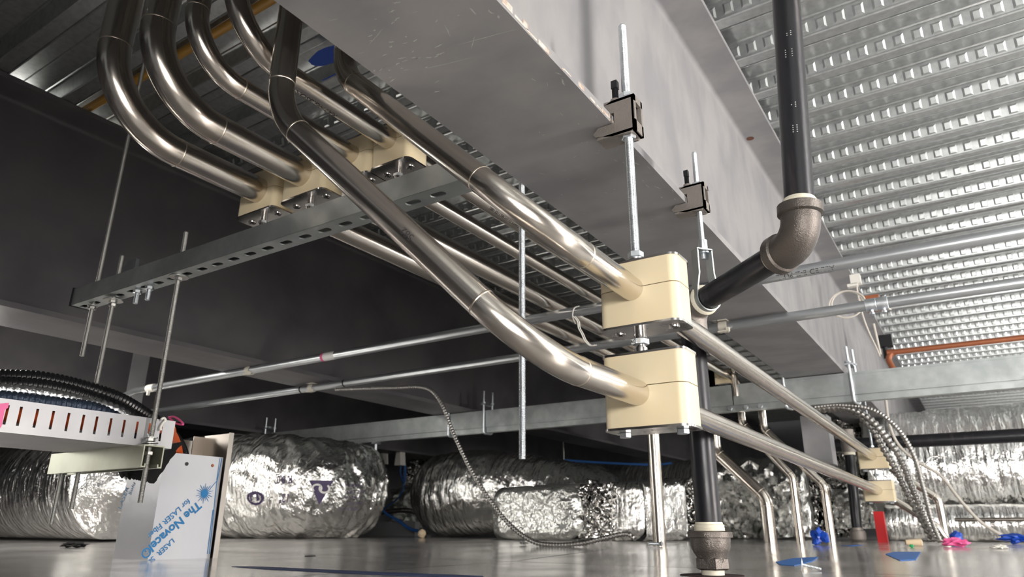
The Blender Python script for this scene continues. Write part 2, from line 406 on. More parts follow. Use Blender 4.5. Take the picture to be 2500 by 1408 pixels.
# four tubes carried on the slotted trapeze, going up at the camera side and down at the far side
TX = [-1.046,-.925,-.80,-.715]; TY = [.425,.428,.417,.415]; TD = [.049,.049,.0315,.0315]; TZ = .672
lab = ['leftmost fat stainless tube on the trapeze, sweeping up nearest the dark left beam',
       'second fat stainless tube on the trapeze, sweeping up beside the leftmost one',
       'thinner stainless tube on the trapeze, third from the left, passing behind the lower offset tube',
       'thinner stainless tube on the trapeze nearest the big beam, marked with black lettering']
drop = {0: None,
        1: (3.0, at(1870,1215,y=3.0), at(1740,1095,y=3.0)),
        2: (3.0, at(1935,1165,y=3.0), at(1800,1020,y=3.0)),
        3: (3.0, at(2012,1185,y=3.0), at(1905,1085,y=3.0))}
for i in range(4):
    x, y, D = TX[i], TY[i], TD[i]; r = (.132,.120,.082,.095)[i]
    pts = [(x,y,1.40),(x,y,TZ)]; rd = [r]
    if i == 0: pts += [(x,2.61,TZ),(x,2.61,.0)]; rd += [.075]
    else:
        yy, lo, hi = drop[i]; s = (hi.z-lo.z)/(hi.x-lo.x); z1 = lo.z+s*(x-lo.x)
        pts += [(x,yy,TZ),(x,yy,z1),(lo.x,yy,lo.z),(lo.x,yy,.018)]; rd += [.06,.045 if i > 1 else .06,.045 if i > 1 else .075]
    tx = []
    if i == 3: tx = [('RATHGIBSON',.0125,V((x,.57,TZ)),(0,-1,0),V((-.15,-.2,-1)),'dark'),
                     ('T081 E211506 HT 13 A269/270 TP 304L OS 1.25 065 TUBE WELD',.009,V((x,1.12,TZ)),(0,1,0),V((.6,-.4,-.9)),'dark')]
    tube_thing(lab[i], pts, rd, D, texts=tx, group='tubes on the trapeze')
# far tail pieces after the far clamp pair
p = at(2292,1218,y=3.42); q = at(2285,1278,y=3.3)
tube_thing('stainless tube end bending down to the floor right of the upper far clamp', [(LX,3.30,.346),(LX,3.42,.345),(p.x,3.42,p.z),(p.x,3.42,.018)], [.02,.04], D1*.9)
tube_thing('short stainless tube end curving into the floor right of the lower far clamp', [(LX,3.302,.215),(LX,3.34,.213),(q.x,3.34,q.z-.01),(q.x+.03,3.34,.018)], [.02,.03], D1*.9)
# little elbow over the back channel
p = at(1783,890,y=2.8)
tube_thing('small stainless elbow dropping behind the back channel under the big beam', [(p.x-.0,2.5,p.z),(p.x,2.84,p.z),(p.x,2.84,.58)], [.03], .022)

# ================================================================== CREAM CLAMP BLOCKS
def clamp_block(label, x0, x1, y0, y1, z0, zm, z1, r=.013, bolts=None, group=None, plate=.003, studs=True, parent_extra=None):
    t = thing('pipe_clamp', label, 'clamp', ((x0+x1)/2,(y0+y1)/2,z0-plate), group)
    o = rrect(x0,x1,y0,y1,r)
    MB().prism(o, z0, zm-.0005).build('lower_jaw', 'cream', t, ang=40)
    MB().prism(o, zm+.0005, z1).build('upper_jaw', 'cream', t, ang=40)
    e = .0012; o2 = rrect(x0-e,x1+e,y0-e,y1+e,r)
    MB().prism(o2, z0-plate, z0).build('bottom_plate', 'polish', t, ang=40)
    MB().prism(o2, z1, z1+plate).build('top_plate', 'polish', t, ang=40)
    cy = (y0+y1)/2
    for sx in (x0+.018, x1-.018):
        if bolts == 'hex': MB().nut((sx,cy,z0-plate-.0065),.0078,.0065).build('bolt', 'zinc', t)
        elif bolts == 'socket':
            MB().lathe([(0,.0025),(.0002,.0025),(.0004,.0055),(-.001,.0072),(.001,.0075)],(sx,cy,z0-plate-.0008)).build('bolt','polish',t)
            MB().nut((sx,cy,z0-plate-.0012),.0028,.0012).build('socket_recess','dark',t)
    return t
yb0, yb1 = .815, .87
b1 = clamp_block('lower cream pipe clamp of the near stacked pair, hex bolts underneath', -.3935,-.280,yb0,yb1,.1905,.2415,.283, bolts='hex', group='near stacked clamps')
b2 = clamp_block('upper cream pipe clamp of the near stacked pair, hung from the threaded rod', -.3935,-.281,yb0,yb1,.323,.373,.410, bolts='socket', group='near stacked clamps')
RX, RY = -.3465, .842
t = thing('stacking_stud', 'short polished stud with a labelled hex nut joining the two near cream clamps', 'stud', (RX,RY,.286))
MB().lathe([(0,.0085),(.011,.0085),(.0112,.006),(.024,.006),(.0242,.0085),(.034,.0085)],(RX,RY,.286)).build('stud_body','polish',t)
MB().nut((RX,RY,.3005),.0112,.009,rot=.3).build('hex_nut','zinc',t)
ln = V((-.3,-1,0)).normalized(); c = V((RX,RY,.305))+ln*.0100
b = MB(); rt = V((0,0,1)).cross(-ln)
rt = V((-ln.y, ln.x, 0))*1; rt = rt if rt.x > 0 else -rt
b.add([c+rt*sx*.008+V((0,0,sz*.0032)) for sx,sz in ((-1,-1),(1,-1),(1,1),(-1,1))],[(0,1,2,3)])
stk = b.build('label_sticker','sticker',t,smooth=False)
flat_text('ACE', .0055, c+ln*.0002-rt*.003, rt, (0,0,1), 'label_print','dark',stk, bold=.0002)
# far stacked pair
fb = [clamp_block('upper cream clamp of the far pair at right, above the floor pipes', -.398,-.288,3.15,3.205,.300,.345,.378, r=.006, bolts='hex', group='far stacked clamps'),
      clamp_block('lower cream clamp of the far pair at right, just above the red bar', -.398,-.288,3.15,3.205,.176,.218,.252, r=.006, bolts='hex', group='far stacked clamps')]
t = thing('stacking_stud','small stud with nut between the two far cream clamps','stud',(-.343,3.178,.255))
MB().lathe([(0,.007),(.042,.007)],(-.343,3.178,.255)).build('stud_body','polish',t)
MB().nut((-.343,3.178,.270),.011,.012).build('hex_nut','zinc',t)
# clamps on the trapeze
lb = ['leftmost cream clamp on the slotted trapeze, holding the leftmost fat tube','second cream clamp on the slotted trapeze, holding the second fat tube',
      'third cream clamp on the slotted trapeze, partly behind the lower offset tube','rightmost cream clamp on the slotted trapeze, under the lettered tube']
for i in range(4):
    hw = (.055,.057,.0415,.043)[i]; cx = TX[i] + (-.0,0,0.0,.0)[i]
    if i == 0: cx -= .008
    y0 = .722; z0 = .631; z1 = (.714,.714,.704,.704)[i]
    tb = clamp_block(lb[i], cx-hw, cx+hw, y0, y0+.052, z0, TZ, z1, r=.012, bolts='socket', group='clamps on the trapeze')
    MB().lathe([(0,.0075),(.012,.0075),(.013,.0062),(.024,.0062)],(cx+.006,y0+.02,z0-.027)).build('weld_stud','polish',tb)
    MB().nut((cx+.006,y0+.02,z0-.020),.009,.006).build('stud_nut','zinc',tb)
# far clamps on the back channel
for i, l in enumerate(['cream clamp on the back channel under the big beam, half hidden behind the black pipe','cream clamp on the back channel, right of its twin, by the small steel elbow']):
    p = at((1722,1752)[i], 877, y=2.88); clamp_block(l, p.x-.045,p.x+.045,2.86,2.905,.642,TZ,.700,r=.006)

# ================================================================== THREADED RODS
def rod_thing(label, x, y, z0, z1, r, m='zinc', nuts=(), washers=(), group='threaded rods', pitch=.0020, n=12, threads=True, name='threaded_rod'):
    t = thing(name, label, 'rod', (x,y,z0), group)
    MB().rod((x,y,z0),(x,y,z1),r,pitch,n,threads).build('rod_shaft', m, t, ang=60, smooth=True)
    for z in nuts: MB().nut((x,y,z), r*1.75, r*1.5, rot=random.random()).build('hex_nut', m, t)
    for z, rr in washers: MB().lathe([(0,rr),(.0016,rr)],(x,y,z),(0,0,1),28).build('washer', m, t)
    return t
rod_thing('thick zinc threaded rod holding the near cream clamps from the first beam clamp', RX, RY, .413, .818, .0064, nuts=(.4245,.6135,.682), washers=((.4225,.010),))
MB().lathe([(0,.0085),(.010,.0085)],(RX,RY,.413)).build('end_collar','polish',bpy.data.objects['threaded_rod'])
rod_thing('threaded rod hanging free right of centre, its cut end above the floor', -.586, .925, at(1270,1121,y=.925).z, 1.25, .0056, 'zinc')
zt = .5626
rod_thing('threaded rod at the trapeze\'s left end, rising high with a short tail', -1.662, .752, .437, 1.31, .0048, 'dull', nuts=(.548,.606), washers=((.556,.011),(.603,.012)), group='rods of the trapeze')
rod_thing('long threaded rod with a big round washer, second from the left end of the trapeze', -1.572, .752, .105, .664, .0048, 'dull', nuts=(.540,.548), washers=((.5535,.0205),), group='rods of the trapeze')
rod_thing('long threaded rod passing in front of the cable tray down through the support channel', -1.322, .752, .113, .664, .0048, 'dull', nuts=(.5535,.2255,.200), washers=((.5605,.019),(.222,.014),(.232,.012),(.2175,.012)), group='rods of the trapeze')
for i, u in enumerate((-1.474,-1.428)):
    rod_thing(('left','right')[i]+' of the two short bolt ends poking down from the trapeze slots', u, .752, .530, .585, .0052, 'zinc', nuts=(.553,), group='short bolts in the trapeze')
rod_thing('free rod hanging under the tray at lower left, lower end near the floor', -1.66, .76, .075, .215, .0045, 'dull')
# rods for far clamp, hanging from the back channel
rod_thing('thin bluish zinc rod above the far cream clamps', -.343, 3.178, .381, .64, .0048, 'zinc', nuts=(.384,), n=8)
p = at(1376,1090,y=5); rod_thing('thin far rod hanging in the dark gap above the foil ducts', p.x, 5, .56, 1.3, .005, 'dull', threads=False)
# second hanger rod (black pipe)
HX, HY = None, None
HY = 1.155
ph = at(1720,650,y=HY); HX = ph.x
rod_thing('zinc threaded rod from the smaller beam clamp to the black pipe\'s hanger', HX, HY, .527, .745, .0048, 'zinc', nuts=(.547,.625,.672))

# ================================================================== BEAM CLAMPS
def beam_clamp(label, x, y, zf_, s=1.0):
    """malleable C clamp on flange edge at x=-.366; rod at (x,y); zf_ = underside of flange"""
    t = thing('beam_clamp', label, 'clamp', (x,y,zf_-.02*s), 'beam clamps on the big beam')
    h0, h1 = -.020*s, .034*s; w = .0135*s; tk = .0035*s
    e = -.366
    # C shaped cheek outline in x-z, jaw below the flange, two cheeks plus a nose plate with window
    xo = x+.013*s
    ck = [(e-.020*s,-.0012),(e+.004*s,-.0012),(e+.004*s,.0165),(e-.010*s,.0165),(e-.010*s,.030*s),(e+.002*s,h1),(xo,h1),(xo,h0+.004*s),(xo-.006*s,h0-.002*s),(e,h0),(e-.024*s,h0+.006*s),(e-.028*s,h0+.011*s)]
    for sy in (-1,1):
        a = y+sy*w; MB().prism([(p[0], zf_+p[1]) for p in ck], min(a,a-sy*tk), max(a,a-sy*tk), 'y').build('cheek','cast',t,ang=30)
    b = MB()
    for z0, z1 in ((h0,h0+.016*s),(h1-.010*s,h1)): b.box(xo-.003*s,xo+.0015,y-w,y+w,zf_+z0,zf_+z1)
    for sy in (-1,1): b.box(xo-.003*s,xo+.0015,y+sy*w-(.005*s if sy>0 else 0),y+sy*w+(.005*s if sy<0 else 0),zf_+h0,zf_+h1)
    b.build('nose_plate','cast',t)
    b = MB().box(e-.010*s,xo,y-w,y+w,zf_+h1-.004*s,zf_+h1)
    b.lathe([(0,.008*s),(.009*s,.0072*s)],(e+.002,y,zf_+h1-.001)).build('top_bridge','cast',t)
    b = MB().box(e-.022*s,xo,y-w,y+w,zf_+h0,zf_+h0+.004*s); b.build('bottom_jaw','cast',t)
    bb = MB().rod((e+.002,y,zf_+.016),(e+.002,y,zf_+h1+.030*s),.0046*s,.0016,10); bb.box(e+.002-.0042*s,e+.002+.0042*s,y-.0042*s,y+.0042*s,zf_+h1+.026*s,zf_+h1+.038*s)
    bb.build('set_screw','boxblk',t)
    MB().box(x-.008*s,x+.008*s,y-.009*s,y+.009*s,zf_+h1,zf_+h1+.005*s).build('lock_washer','zinc',t)
    return t
beam_clamp('larger cast iron beam clamp on the big beam\'s edge, gripping the thick rod', RX+.002, RY, .64, 1.12)
beam_clamp('smaller cast iron beam clamp on the big beam, above the black pipe\'s hanger', HX+.002, HY, .64, .98)

# ================================================================== TRAPEZE CHANNEL
def slotted_strut(label, x0, x1, y0, y1, z0, z1, first, pitch, mname='galv', lip=True, name='strut_channel'):
    t = thing(name, label, 'channel', ((x0+x1)/2,(y0+y1)/2,z0))
    b = MB(); th = .0025; cy = (y0+y1)/2; sw = .0068; sl = .0145
    # bottom web built of cells with slot openings
    def cell(xa, xb, xc):
        a = []; N = 8
        for k in range(N+1): q = -PI/2+PI*k/N; a.append((xc+sl-sw+sw*math.cos(q), cy+sw*math.sin(q)))
        for k in range(N+1): q = PI/2+PI*k/N; a.append((xc-sl+sw+sw*math.cos(q), cy+sw*math.sin(q)))
        n = len(a); out = []
        for px, py in a:
            sx = xb if px > xc else xa
            out.append((sx, y0 if py < cy-.0001 else (y1 if py > cy+.0001 else cy)))
        # spread the outer points so that corners are met
        for k in range(n):
            px, py = a[k]
            out[k] = (px if abs(px-xc) < (sl-sw+.0001) else out[k][0], out[k][1])
        out2 = []
        for k in range(n):
            px, py = a[k]; q = k % (N+1); right = k <= N
            if right:
                o = (xc+sl-sw, y0) if q == 0 else ((xb, y0) if q < N/2 else ((xb, cy) if q == N/2 else ((xb, y1) if q < N else (xc+sl-sw, y1))))
            else:
                o = (xc-sl+sw, y1) if q == 0 else ((xa, y1) if q < N/2 else ((xa, cy) if q == N/2 else ((xa, y0) if q < N else (xc-sl+sw, y0))))
            out2.append(o)
        for z, fl in ((z0,1),(z0+th,0)):
            vs = [V((p[0],p[1],z)) for p in a]+[V((p[0],p[1],z)) for p in out2]
            b.add(vs, [(k,(k+1)%n,n+(k+1)%n,n+k) for k in range(n)])
        vs = [V((p[0],p[1],z)) for z in (z0,z0+th) for p in a]
        b.add(vs, [(k,(k+1)%n,n+(k+1)%n,n+k) for k in range(n)])
    x = first
    while x-pitch/2 > x0+pitch/2: x -= pitch
    xs_ = x0
    while x+pitch/2 <= x1:
        cell(xs_, x+pitch/2, x); xs_ = x+pitch/2; x += pitch
    if x1-xs_ > .001:
        b.box(xs_,x1,y0,y1,z0,z0+th)
    b.box(x0,x1,y0-.0001,y0+th,z0+.0004,z1); b.box(x0,x1,y1-th,y1+.0001,z0+.0004,z1)
    if lip:
        b.box(x0,x1,y0,y0+.009,z1-th,z1); b.box(x0,x1,y1-.009,y1,z1-th,z1)
        b.box(x0,x1,y0+.0065,y0+.009,z1-.008,z1); b.box(x0,x1,y1-.009,y1-.0065,z1-.008,z1)
    b.build('channel_body', mname, t, smooth=False)
    return t
a = at(474,651,z=zt).x
tr = slotted_strut('slotted galvanised trapeze channel carrying four cream clamps, from the dark beam to the big beam', -1.722, -.572, .731, .772, zt, zt+.0415, a, .0509)
# cap at the left end
MB().box(-1.7245,-1.7205,.728,.775,zt-.002,zt+.044).build('end_cap','boxblk',tr)
# channel nut resting on top
c = V((-1.497,.74,zt+.0475)); mt = Matrix.Translation(c) @ Matrix.Rotation(-.10,4,'Y') @ Matrix.Rotation(.15,4,'Z')
t = thing('channel_nut','small square steel channel nut standing on top of the trapeze near its left end','nut',(c.x,c.y,zt+.0415))
MB().box(-.0185,.0185,-.004,.004,-.005,.022,mt).build('nut_body','zinc',t,smooth=False)
MB().box(-.0185,.0185,-.006,.004,-.006,-.001,mt).build('nut_foot','zinc',t,smooth=False)

# ================================================================== BACK CHANNEL (double strut across the back)
BY = 2.88
t = thing('back_channel','wide galvanised double channel running across the back under the beams','channel',(-1.5,BY+.02,.53))
sx = at(1788,960,y=BY).x
for xa, xb in ((-5.2, sx-.002),(sx+.002, 1.6)):
    b = MB(); b.box(xa,xb,BY,BY+.003,.5525,.636); b.box(xa,xb,BY,BY+.041,.633,.636); b.box(xa,xb,BY+.038,BY+.041,.5525,.636); b.box(xa,xb,BY-.002,BY+.001,.628,.6365); b.box(xa,xb,BY-.002,BY+.001,.5520,.5555)
    b.build('channel_face','galv',t,smooth=False)
b = MB(); b.box(-5.2,1.6,BY+.006,BY+.036,.549,.5535); b.box(-5.2,1.6,BY+.004,BY+.037,.527,.549); b.build('lower_channel','galv',t,smooth=False)
# splice bolts
for i, u in enumerate((1783,1822,1858)):
    p = at(u, 1003, y=BY-.01); MB().nut((p.x,BY-.006,.538),.010,.012,(0,-1,0)).build('splice_bolt','zinc',t)
# U bolt beam clamps round the channel
def ubolt(u, v, label):
    p = at(u, v, y=BY-.008); x = p.x
    t = thing('window_clamp', label, 'clamp', (x,BY+.02,.52), 'u-bolt clamps on the back channel')
    path, _ = fillet([(x+.0,BY-.010,.735),(x,BY-.010,.522),(x+.012,BY+.050,.522),(x+.012,BY+.050,.735)], .012)
    MB().tube(path,.0055,12).build('u_bolt','zinc',t)
    b = MB(); b.box(x-.014,x+.014,BY-.018,BY+.06,.664,.670); b.prism([(BY-.018,.670),(BY+.06,.670),(BY+.05,.684),(BY-.0,.684)],x-.014,x-.010,'x'); b.build('saddle_plate','zinc',t)
    for yy, xx in ((BY-.010,x),(BY+.050,x+.012)): MB().nut((xx,yy,.671),.010,.008).build('hex_nut','zinc',t)
ubolt(2078,930,'u-bolt clamp holding the back channel to the right edge of the big beam')
ubolt(1915,950,'u-bolt clamp holding the back channel to the left edge of the big beam')
ubolt(1181,1020,'u-bolt clamp on the back channel, left of the hanging threaded rod')
ubolt(1095,1032,'u-bolt clamp on the back channel behind the curving armoured cable')
ubolt(648,1060,'u-bolt clamp at the left end of the back channel above the printed foil duct')
# hanger straps below channel
p = at(917,1100,y=BY+.02)
b = MB(); b.box(p.x-.012,p.x+.012,BY-.004,BY+.045,.515,.527); b.rod((p.x,BY+.02,.10),(p.x,BY+.02,.52),.009,threads=False)
b.build('hanger_post','zinc',label='bluish steel post under the back channel beside the printed foil duct',cat='post')

# ================================================================== EMT CONDUITS
def conduit(label, y, z, pts_extra, r=.0140):
    t = thing('metal_conduit', label, 'conduit', (-1,y,z-r), 'metal conduits')
    return t
p1 = at(1900,672,y=1.6); z1 = p1.z; p2 = at(1900,778,y=1.94); z2 = p2.z
t1 = conduit('upper galvanised conduit crossing behind the clamps, lettered near the black elbow', 1.6, z1, None)
pL = at(300,955,z=z1); path,_ = fillet([(2.2,1.6,z1),(-3.0,1.6,z1),(-3.35,1.6,z1-.06),(-3.9,1.6,z1-.06)], .15)
MB().tube(path,.0140,20).build('conduit_tube','emt',t1)
pt = at(1965,668,y=1.585); tube_text('ALLIED E-Z PULL', .017, V((pt.x,1.6,z1)), (-1,0,0), V((.1,-1,-.75)), .014,'printed_marking','dark',t1)
t2 = conduit('lower galvanised conduit crossing behind the clamps, with a coupling at right', 1.94, z2, None)
MB().tube([(2.6,1.94,z2),(-1,1.94,z2),(-5,1.94,z2)],.0140,20).build('conduit_tube','emt',t2)
pa = at(2115,768,y=1.93); pb = at(2172,762,y=1.93)
cp = MB().lathe([(0,.0158),(.001,.0172),((pb.x-pa.x)*.48,.0172),((pb.x-pa.x)*.5,.0163),((pb.x-pa.x)*.52,.0172),((pb.x-pa.x)-.001,.0172),((pb.x-pa.x),.0158)],(pa.x,1.94,z2),(1,0,0),28).build('coupling','zinc',t2)
for k in (.25,.78):
    MB().lathe([(0,.005),(.004,.0035),(.006,.006),(.012,.006),(.013,.003)],(pa.x+(pb.x-pa.x)*k,1.935,z2-.016),(0,-.2,-1),10).build('coupling_screw','zinc',t2)
p = at(805,868,y=1.6); MB().tube([(p.x-.03,1.6,z1),(p.x+.03,1.6,z1)],.0144,20,cap=False).build('inspection_sticker','sticker',t1)
MB().tube([(p.x-.034,1.6,z1),(p.x-.022,1.6,z1)],.0146,20,cap=False).build('pink_sticker','pink',t1)
for u, v in ((840,945),(735,955)):
    p = at(u,v,y=1.94); MB().lathe([(0,.0152),(.006,.0152)],(p.x,1.94,z2),(1,0,.05),20).build('cable_tie','boxblk',t2)
p = at(362,948,y=1.6); b = MB(); b.lathe([(0,.0165),(.05,.0165)],(p.x,1.6,z1),(1,0,0),20); b.box(p.x+.01,p.x+.02,1.59,1.60,z1-.03,z1); b.build('coupling','white',t1)
# spring clips
def clip(label, x, y, z, flip=1):
    t = thing('spring_clip', label, 'clip', (x,y,z-.03), 'beige spring clips')
    b = MB(); n = 14; o = [];
    for k in range(n+1):
        q = -PI*.75+PI*1.5*k/n; o.append((y+.0155*math.sin(q), z-.0155*math.cos(q)))
    for k in range(n,-1,-1):
        q = -PI*.75+PI*1.5*k/n; o.append((y+.0175*math.sin(q), z-.0175*math.cos(q)))
    b.prism(o, x-.012, x+.012, 'x'); b.build('clip_loop','clip',t)
    b = MB(); b.box(x-.013,x+.013,y-.014,y+.014,z+.0165,z+.020); b.box(x-.005,x+.005,y-.002,y+.0,z+.018,z+.046); b.box(x-.022*flip-.006,x-.022*flip+.006,y-.012,y+.012,z+.019,z+.026)
    b.build('clip_tab','clip',t,smooth=False)
    b = MB(); b.box(x-.012,x+.020,y-.024,y-.013,z-.020,z-.016); b.box(x+.012,x+.020,y-.024,y-.010,z-.0165,z-.008)
    b.build('clip_foot','clip',t,smooth=False)
clip('beige spring clip on the upper conduit at the dark left beam', at(600,893,y=1.58).x, 1.6, z1)
clip('beige spring clip on the lower conduit at the dark left beam', at(752,957,y=1.92).x, 1.94, z2)
clip('beige spring clip on the lower conduit under the big beam', at(1762,798,y=1.92).x, 1.94, z2)
clip('beige spring clip on the upper conduit behind the slanted black pipe', at(1800,690,y=1.58).x, 1.6, z1)
# white string tied on the upper conduit
p = at(1412,750,y=1.58)
pts = [at(*q,y=1.575) for q in ((1405,790),(1398,772),(1402,752),(1414,747))]
pts2 = [at(*q,y=1.57) for q in ((1400,772),(1410,785),(1412,800),(1420,815),(1428,832),(1440,843),(1452,842))]
b = MB(); b.tube(spline(pts),.0016,8); b.tube(spline(pts2),.0016,8); b.tube(spline([q+V((.004,.002,0)) for q in pts2]),.0014,8)
b.build('white_string','white',label='white string tied round the upper conduit left of the near cream clamps',cat='string')

# ================================================================== BLACK STEEL PIPE WITH ELBOW AND FLOOR FITTING
QS = .918; PRd = .0207
FY = 1.18; FX = at(1740,1390,y=FY).x
hz = .07+.418*QS
pj = V((at(1712,745,y=HY).x, HY, hz))                # hanger crossing point
EL = at(1958,590,y=.985)
d = (EL-pj).normalized()
TB = V((FX, FY, 0))
t = thing('black_pipe','black steel pipe with cast elbow, running from the ceiling down to the floor fitting','pipe',(FX,FY,.02))
MB().tube([(FX,FY,.080),(FX,FY,hz-.02)],PRd,40).build('lower_riser','black',t)
p0 = pj-d*.02
hid = V((FX,FY,hz))
# tee / elbow behind the hanger
path,_ = fillet([(FX,FY,hz-.055),(FX,FY,hz-.004),(FX+.0,FY,hz-.004)+d.to_tuple() if False else tuple(V((FX,FY,hz-.004))+d*.05)], .030)
MB().tube(path,PRd+.006,32).build('lower_elbow','cast',t)
MB().tube([V((FX,FY,hz-.004))+d*.04, EL-d*.028],PRd,40).build('slanted_run','black',t)
up = V((.0,0,1)); topp = at(1915,-60,y=EL.y); topd = (V((topp.x,EL.y+.0,topp.z))-EL); 
topd.y = 0; topd = topd.normalized(); topd = (topd+V((0,0,0))).normalized()
path,w = fillet([EL-d*.052, EL, EL+topd*.052], .036, .08)
MB().tube(path,PRd+.0065,40).build('cast_elbow','castp',t)
MB().lathe([(-.002,PRd+.006),(-.001,PRd+.0095),(.013,PRd+.0095),(.016,PRd+.006)],EL-d*.054,d,40).build('elbow_band','castp',t)
MB().lathe([(-.014,PRd+.006),(-.011,PRd+.0105),(.002,PRd+.0105),(.003,PRd+.006)],EL+topd*.053,topd,40).build('elbow_band','castp',t)
for c, dd in ((EL-d*.056,-d),(EL+topd*.056,topd)):
    MB().lathe([(0,PRd+.004),(.003,PRd+.003),(.0035,PRd+.0035),(.006,PRd+.0025),(.0065,PRd+.003),(.010,PRd+.0005)],c,dd,36).build('thread_sealant','tape',t)
MB().tube([EL+topd*.06, EL+topd*1.0],PRd,40).build('upper_riser','black',t)
# printed specks on the upper riser
for k,(dz,s) in enumerate(((.30,'IIII'),(.335,'::.'),(.21,'.:.'),(.17,'::::'))):
    c = EL+topd*dz; tube_text(s,.016,c,topd,V((.15,-1,-.2)),PRd,'printed_marking','mark',t)
# floor fitting: reducing coupling
MB().lathe([(0,PRd+.0035),(.004,PRd+.0045),(.005,PRd+.0035),(.008,PRd+.0042),(.009,PRd+.003),(.0125,PRd+.0038),(.014,PRd+.0015),(.017,PRd+.001)],(FX,FY,.0640),(0,0,1),36).build('thread_sealant','tape',t)
MB().lathe([(h_*.95,r_*.93) for h_,r_ in [(0,.022),(.002,.0245),(.014,.0255),(.022,.0305),(.030,.0335),(.0445,.0345),(.0455,.0385),(.054,.0385),(.056,.034)]],(FX,FY,.0145),(0,0,1),48).build('floor_coupling','castp',t)
b = MB(); b.nut((FX,FY,.0085),.0265,.019); b.build('coupling_hex','castp',t)
c = V((FX,FY,.0625))+V((.35,-1,0)).normalized()*.0; 
tube_text('1/4 AFNY',.0075,V((FX,FY,.0655)),V((0,0,1)).cross(V((.25,-1,0))).normalized()*1,V((.25,-1,0)),.0386,'raised_lettering','cast',t) if False else None
dirf = V((.30,-1,0)).normalized(); rt = V((0,0,1)).cross(dirf).normalized(); rt = -rt if rt.x < 0 else rt
flat_text('AFNY',.0065,V((FX,FY,.0622))+dirf*.0360,rt,(0,0,1),'raised_lettering','cast',t,lift=.0004)
flat_text('TI',.0105,V((FX,FY,.049))+dirf*.0326,rt,(0,0,1),'raised_lettering','cast',t,bold=.0002,lift=.0006)
MB().lathe([(0,.018),(.012,.018)],(FX,FY,.001),(0,0,1),32).build('nipple','tape',t)
b = MB(); b.lathe([(0,.050),(.0008,.050)],(FX-.002,FY,.0001),(0,0,1),36); b.build('floor_hole','hole',floor)
# loop hanger
t = thing('loop_hanger','galvanised loop hanger carrying the slanted black pipe on the second rod','hanger',(pj.x,HY,hz-.03))
u = d; sd = V((0,0,1)).cross(u).normalized()
n = 24; o = []; R1 = PRd+.0012; R2 = PRd+.0035
cc = V((HX, HY, 0)); tpar = (V((HX,HY,0))-V((FX,FY,0))).dot(V((d.x,d.y,0)).normalized())
cH = V((FX,FY,hz-.004)) + d*max(.052, tpar)
def ring(r):
    L = []
    for k in range(n+1):
        q = -PI*1.08+PI*1.16*k/n
        L.append(sd*math.cos(q)*r+V((0,0,1))*math.sin(q)*r)
    return L
zt_ = .540-cH.z; tp = V((HX,HY,.540))-cH; 
inn = ring(R1); outn = ring(R2)
inn = [sd*(-.013)+V((0,0,zt_-.002)), sd*(-.0135)+V((0,0,.045))]+inn+[sd*.0135+V((0,0,.045)), sd*.013+V((0,0,zt_-.002))]
outn = [sd*(-.0155)+V((0,0,zt_)), sd*(-.016)+V((0,0,.046))]+outn+[sd*.016+V((0,0,.046)), sd*.0155+V((0,0,zt_))]
b = MB(); m_ = len(inn); w_ = .010; uh = V((d.x,d.y,0)).normalized()
vs = [cH+p+uh*s*w_ for s in (-1,1) for L in (inn,outn) for p in L]
fs = []
for i in range(m_-1):
    fs += [(i,i+1,m_+i+1,m_+i),(2*m_+i,2*m_+i+1,3*m_+i+1,3*m_+i),(i,i+1,2*m_+i+1,2*m_+i),(m_+i,m_+i+1,3*m_+i+1,3*m_+i)]
fs += [(0,m_,3*m_,2*m_),(m_-1,2*m_-1,4*m_-1,3*m_-1)]
b.add(vs,fs)
tt = cH+V((0,0,zt_)); b.add([tt+sd*s1*.0155+uh*s2*w_+V((0,0,z)) for z in (0,.0022) for s1,s2 in ((-1,-1),(1,-1),(1,1),(-1,1))],[(0,1,2,3),(4,5,6,7),(0,1,5,4),(1,2,6,5),(2,3,7,6),(3,0,4,7)])
b.build('hanger_strap','galv',t,ang=30)
MB().lathe([(0,.0125),(.0025,.0125)],(HX,HY,.5365)).build('washer','zinc',t)
MB().lathe([(0,.0078),(.001,.0085),(.020,.0085),(.021,.007)],(HX,HY,.543)).build('knurled_insert','zinc',t)
# white sealant ring at the pipe joint by the hanger
q = V((FX,FY,hz-.004))+d*.046
MB().lathe([(0,PRd+.007),(.004,PRd+.006),(.009,PRd+.0015)],q,d,32).build('joint_ring','tape',bpy.data.objects['black_pipe'])
# far second black pipe
p = at(2095,1310,y=3.5); p2_ = at(2070,1080,y=3.5); dd = V((-.030,0,1)).normalized()
t = thing('black_pipe','second black pipe standing far back beside the far cream clamps','pipe',(p.x,3.5,.02))
MB().tube([V((p.x,3.5,.05)),V((p2_.x,3.5,.405))],.0215,24).build('pipe_body','black',t)
MB().tube([V((p2_.x,3.5,.40)),V((p2_.x,3.5,.50))],.030,24).build('top_fitting','cast',t)
MB().lathe([(0,.024),(.012,.024)],(p2_.x,3.5,.388)).build('thread_tape','tape',t)
MB().lathe([(0,.022),(.01,.032),(.035,.034),(.045,.030),(.047,.025),(.058,.025)],(p.x,3.5,.021)).build('floor_coupling','cast',t)
# black horizontal pipe at far right
p = at(2180,1087,y=3.8); q = at(2500,1062,y=3.8)
MB().tube([V((p.x-.35,3.8,q.z)),V((2.5,3.8,q.z))],.030,24).build('black_sprinkler_pipe','black',label='long black horizontal pipe in front of the big foil duct at far right',cat='pipe')

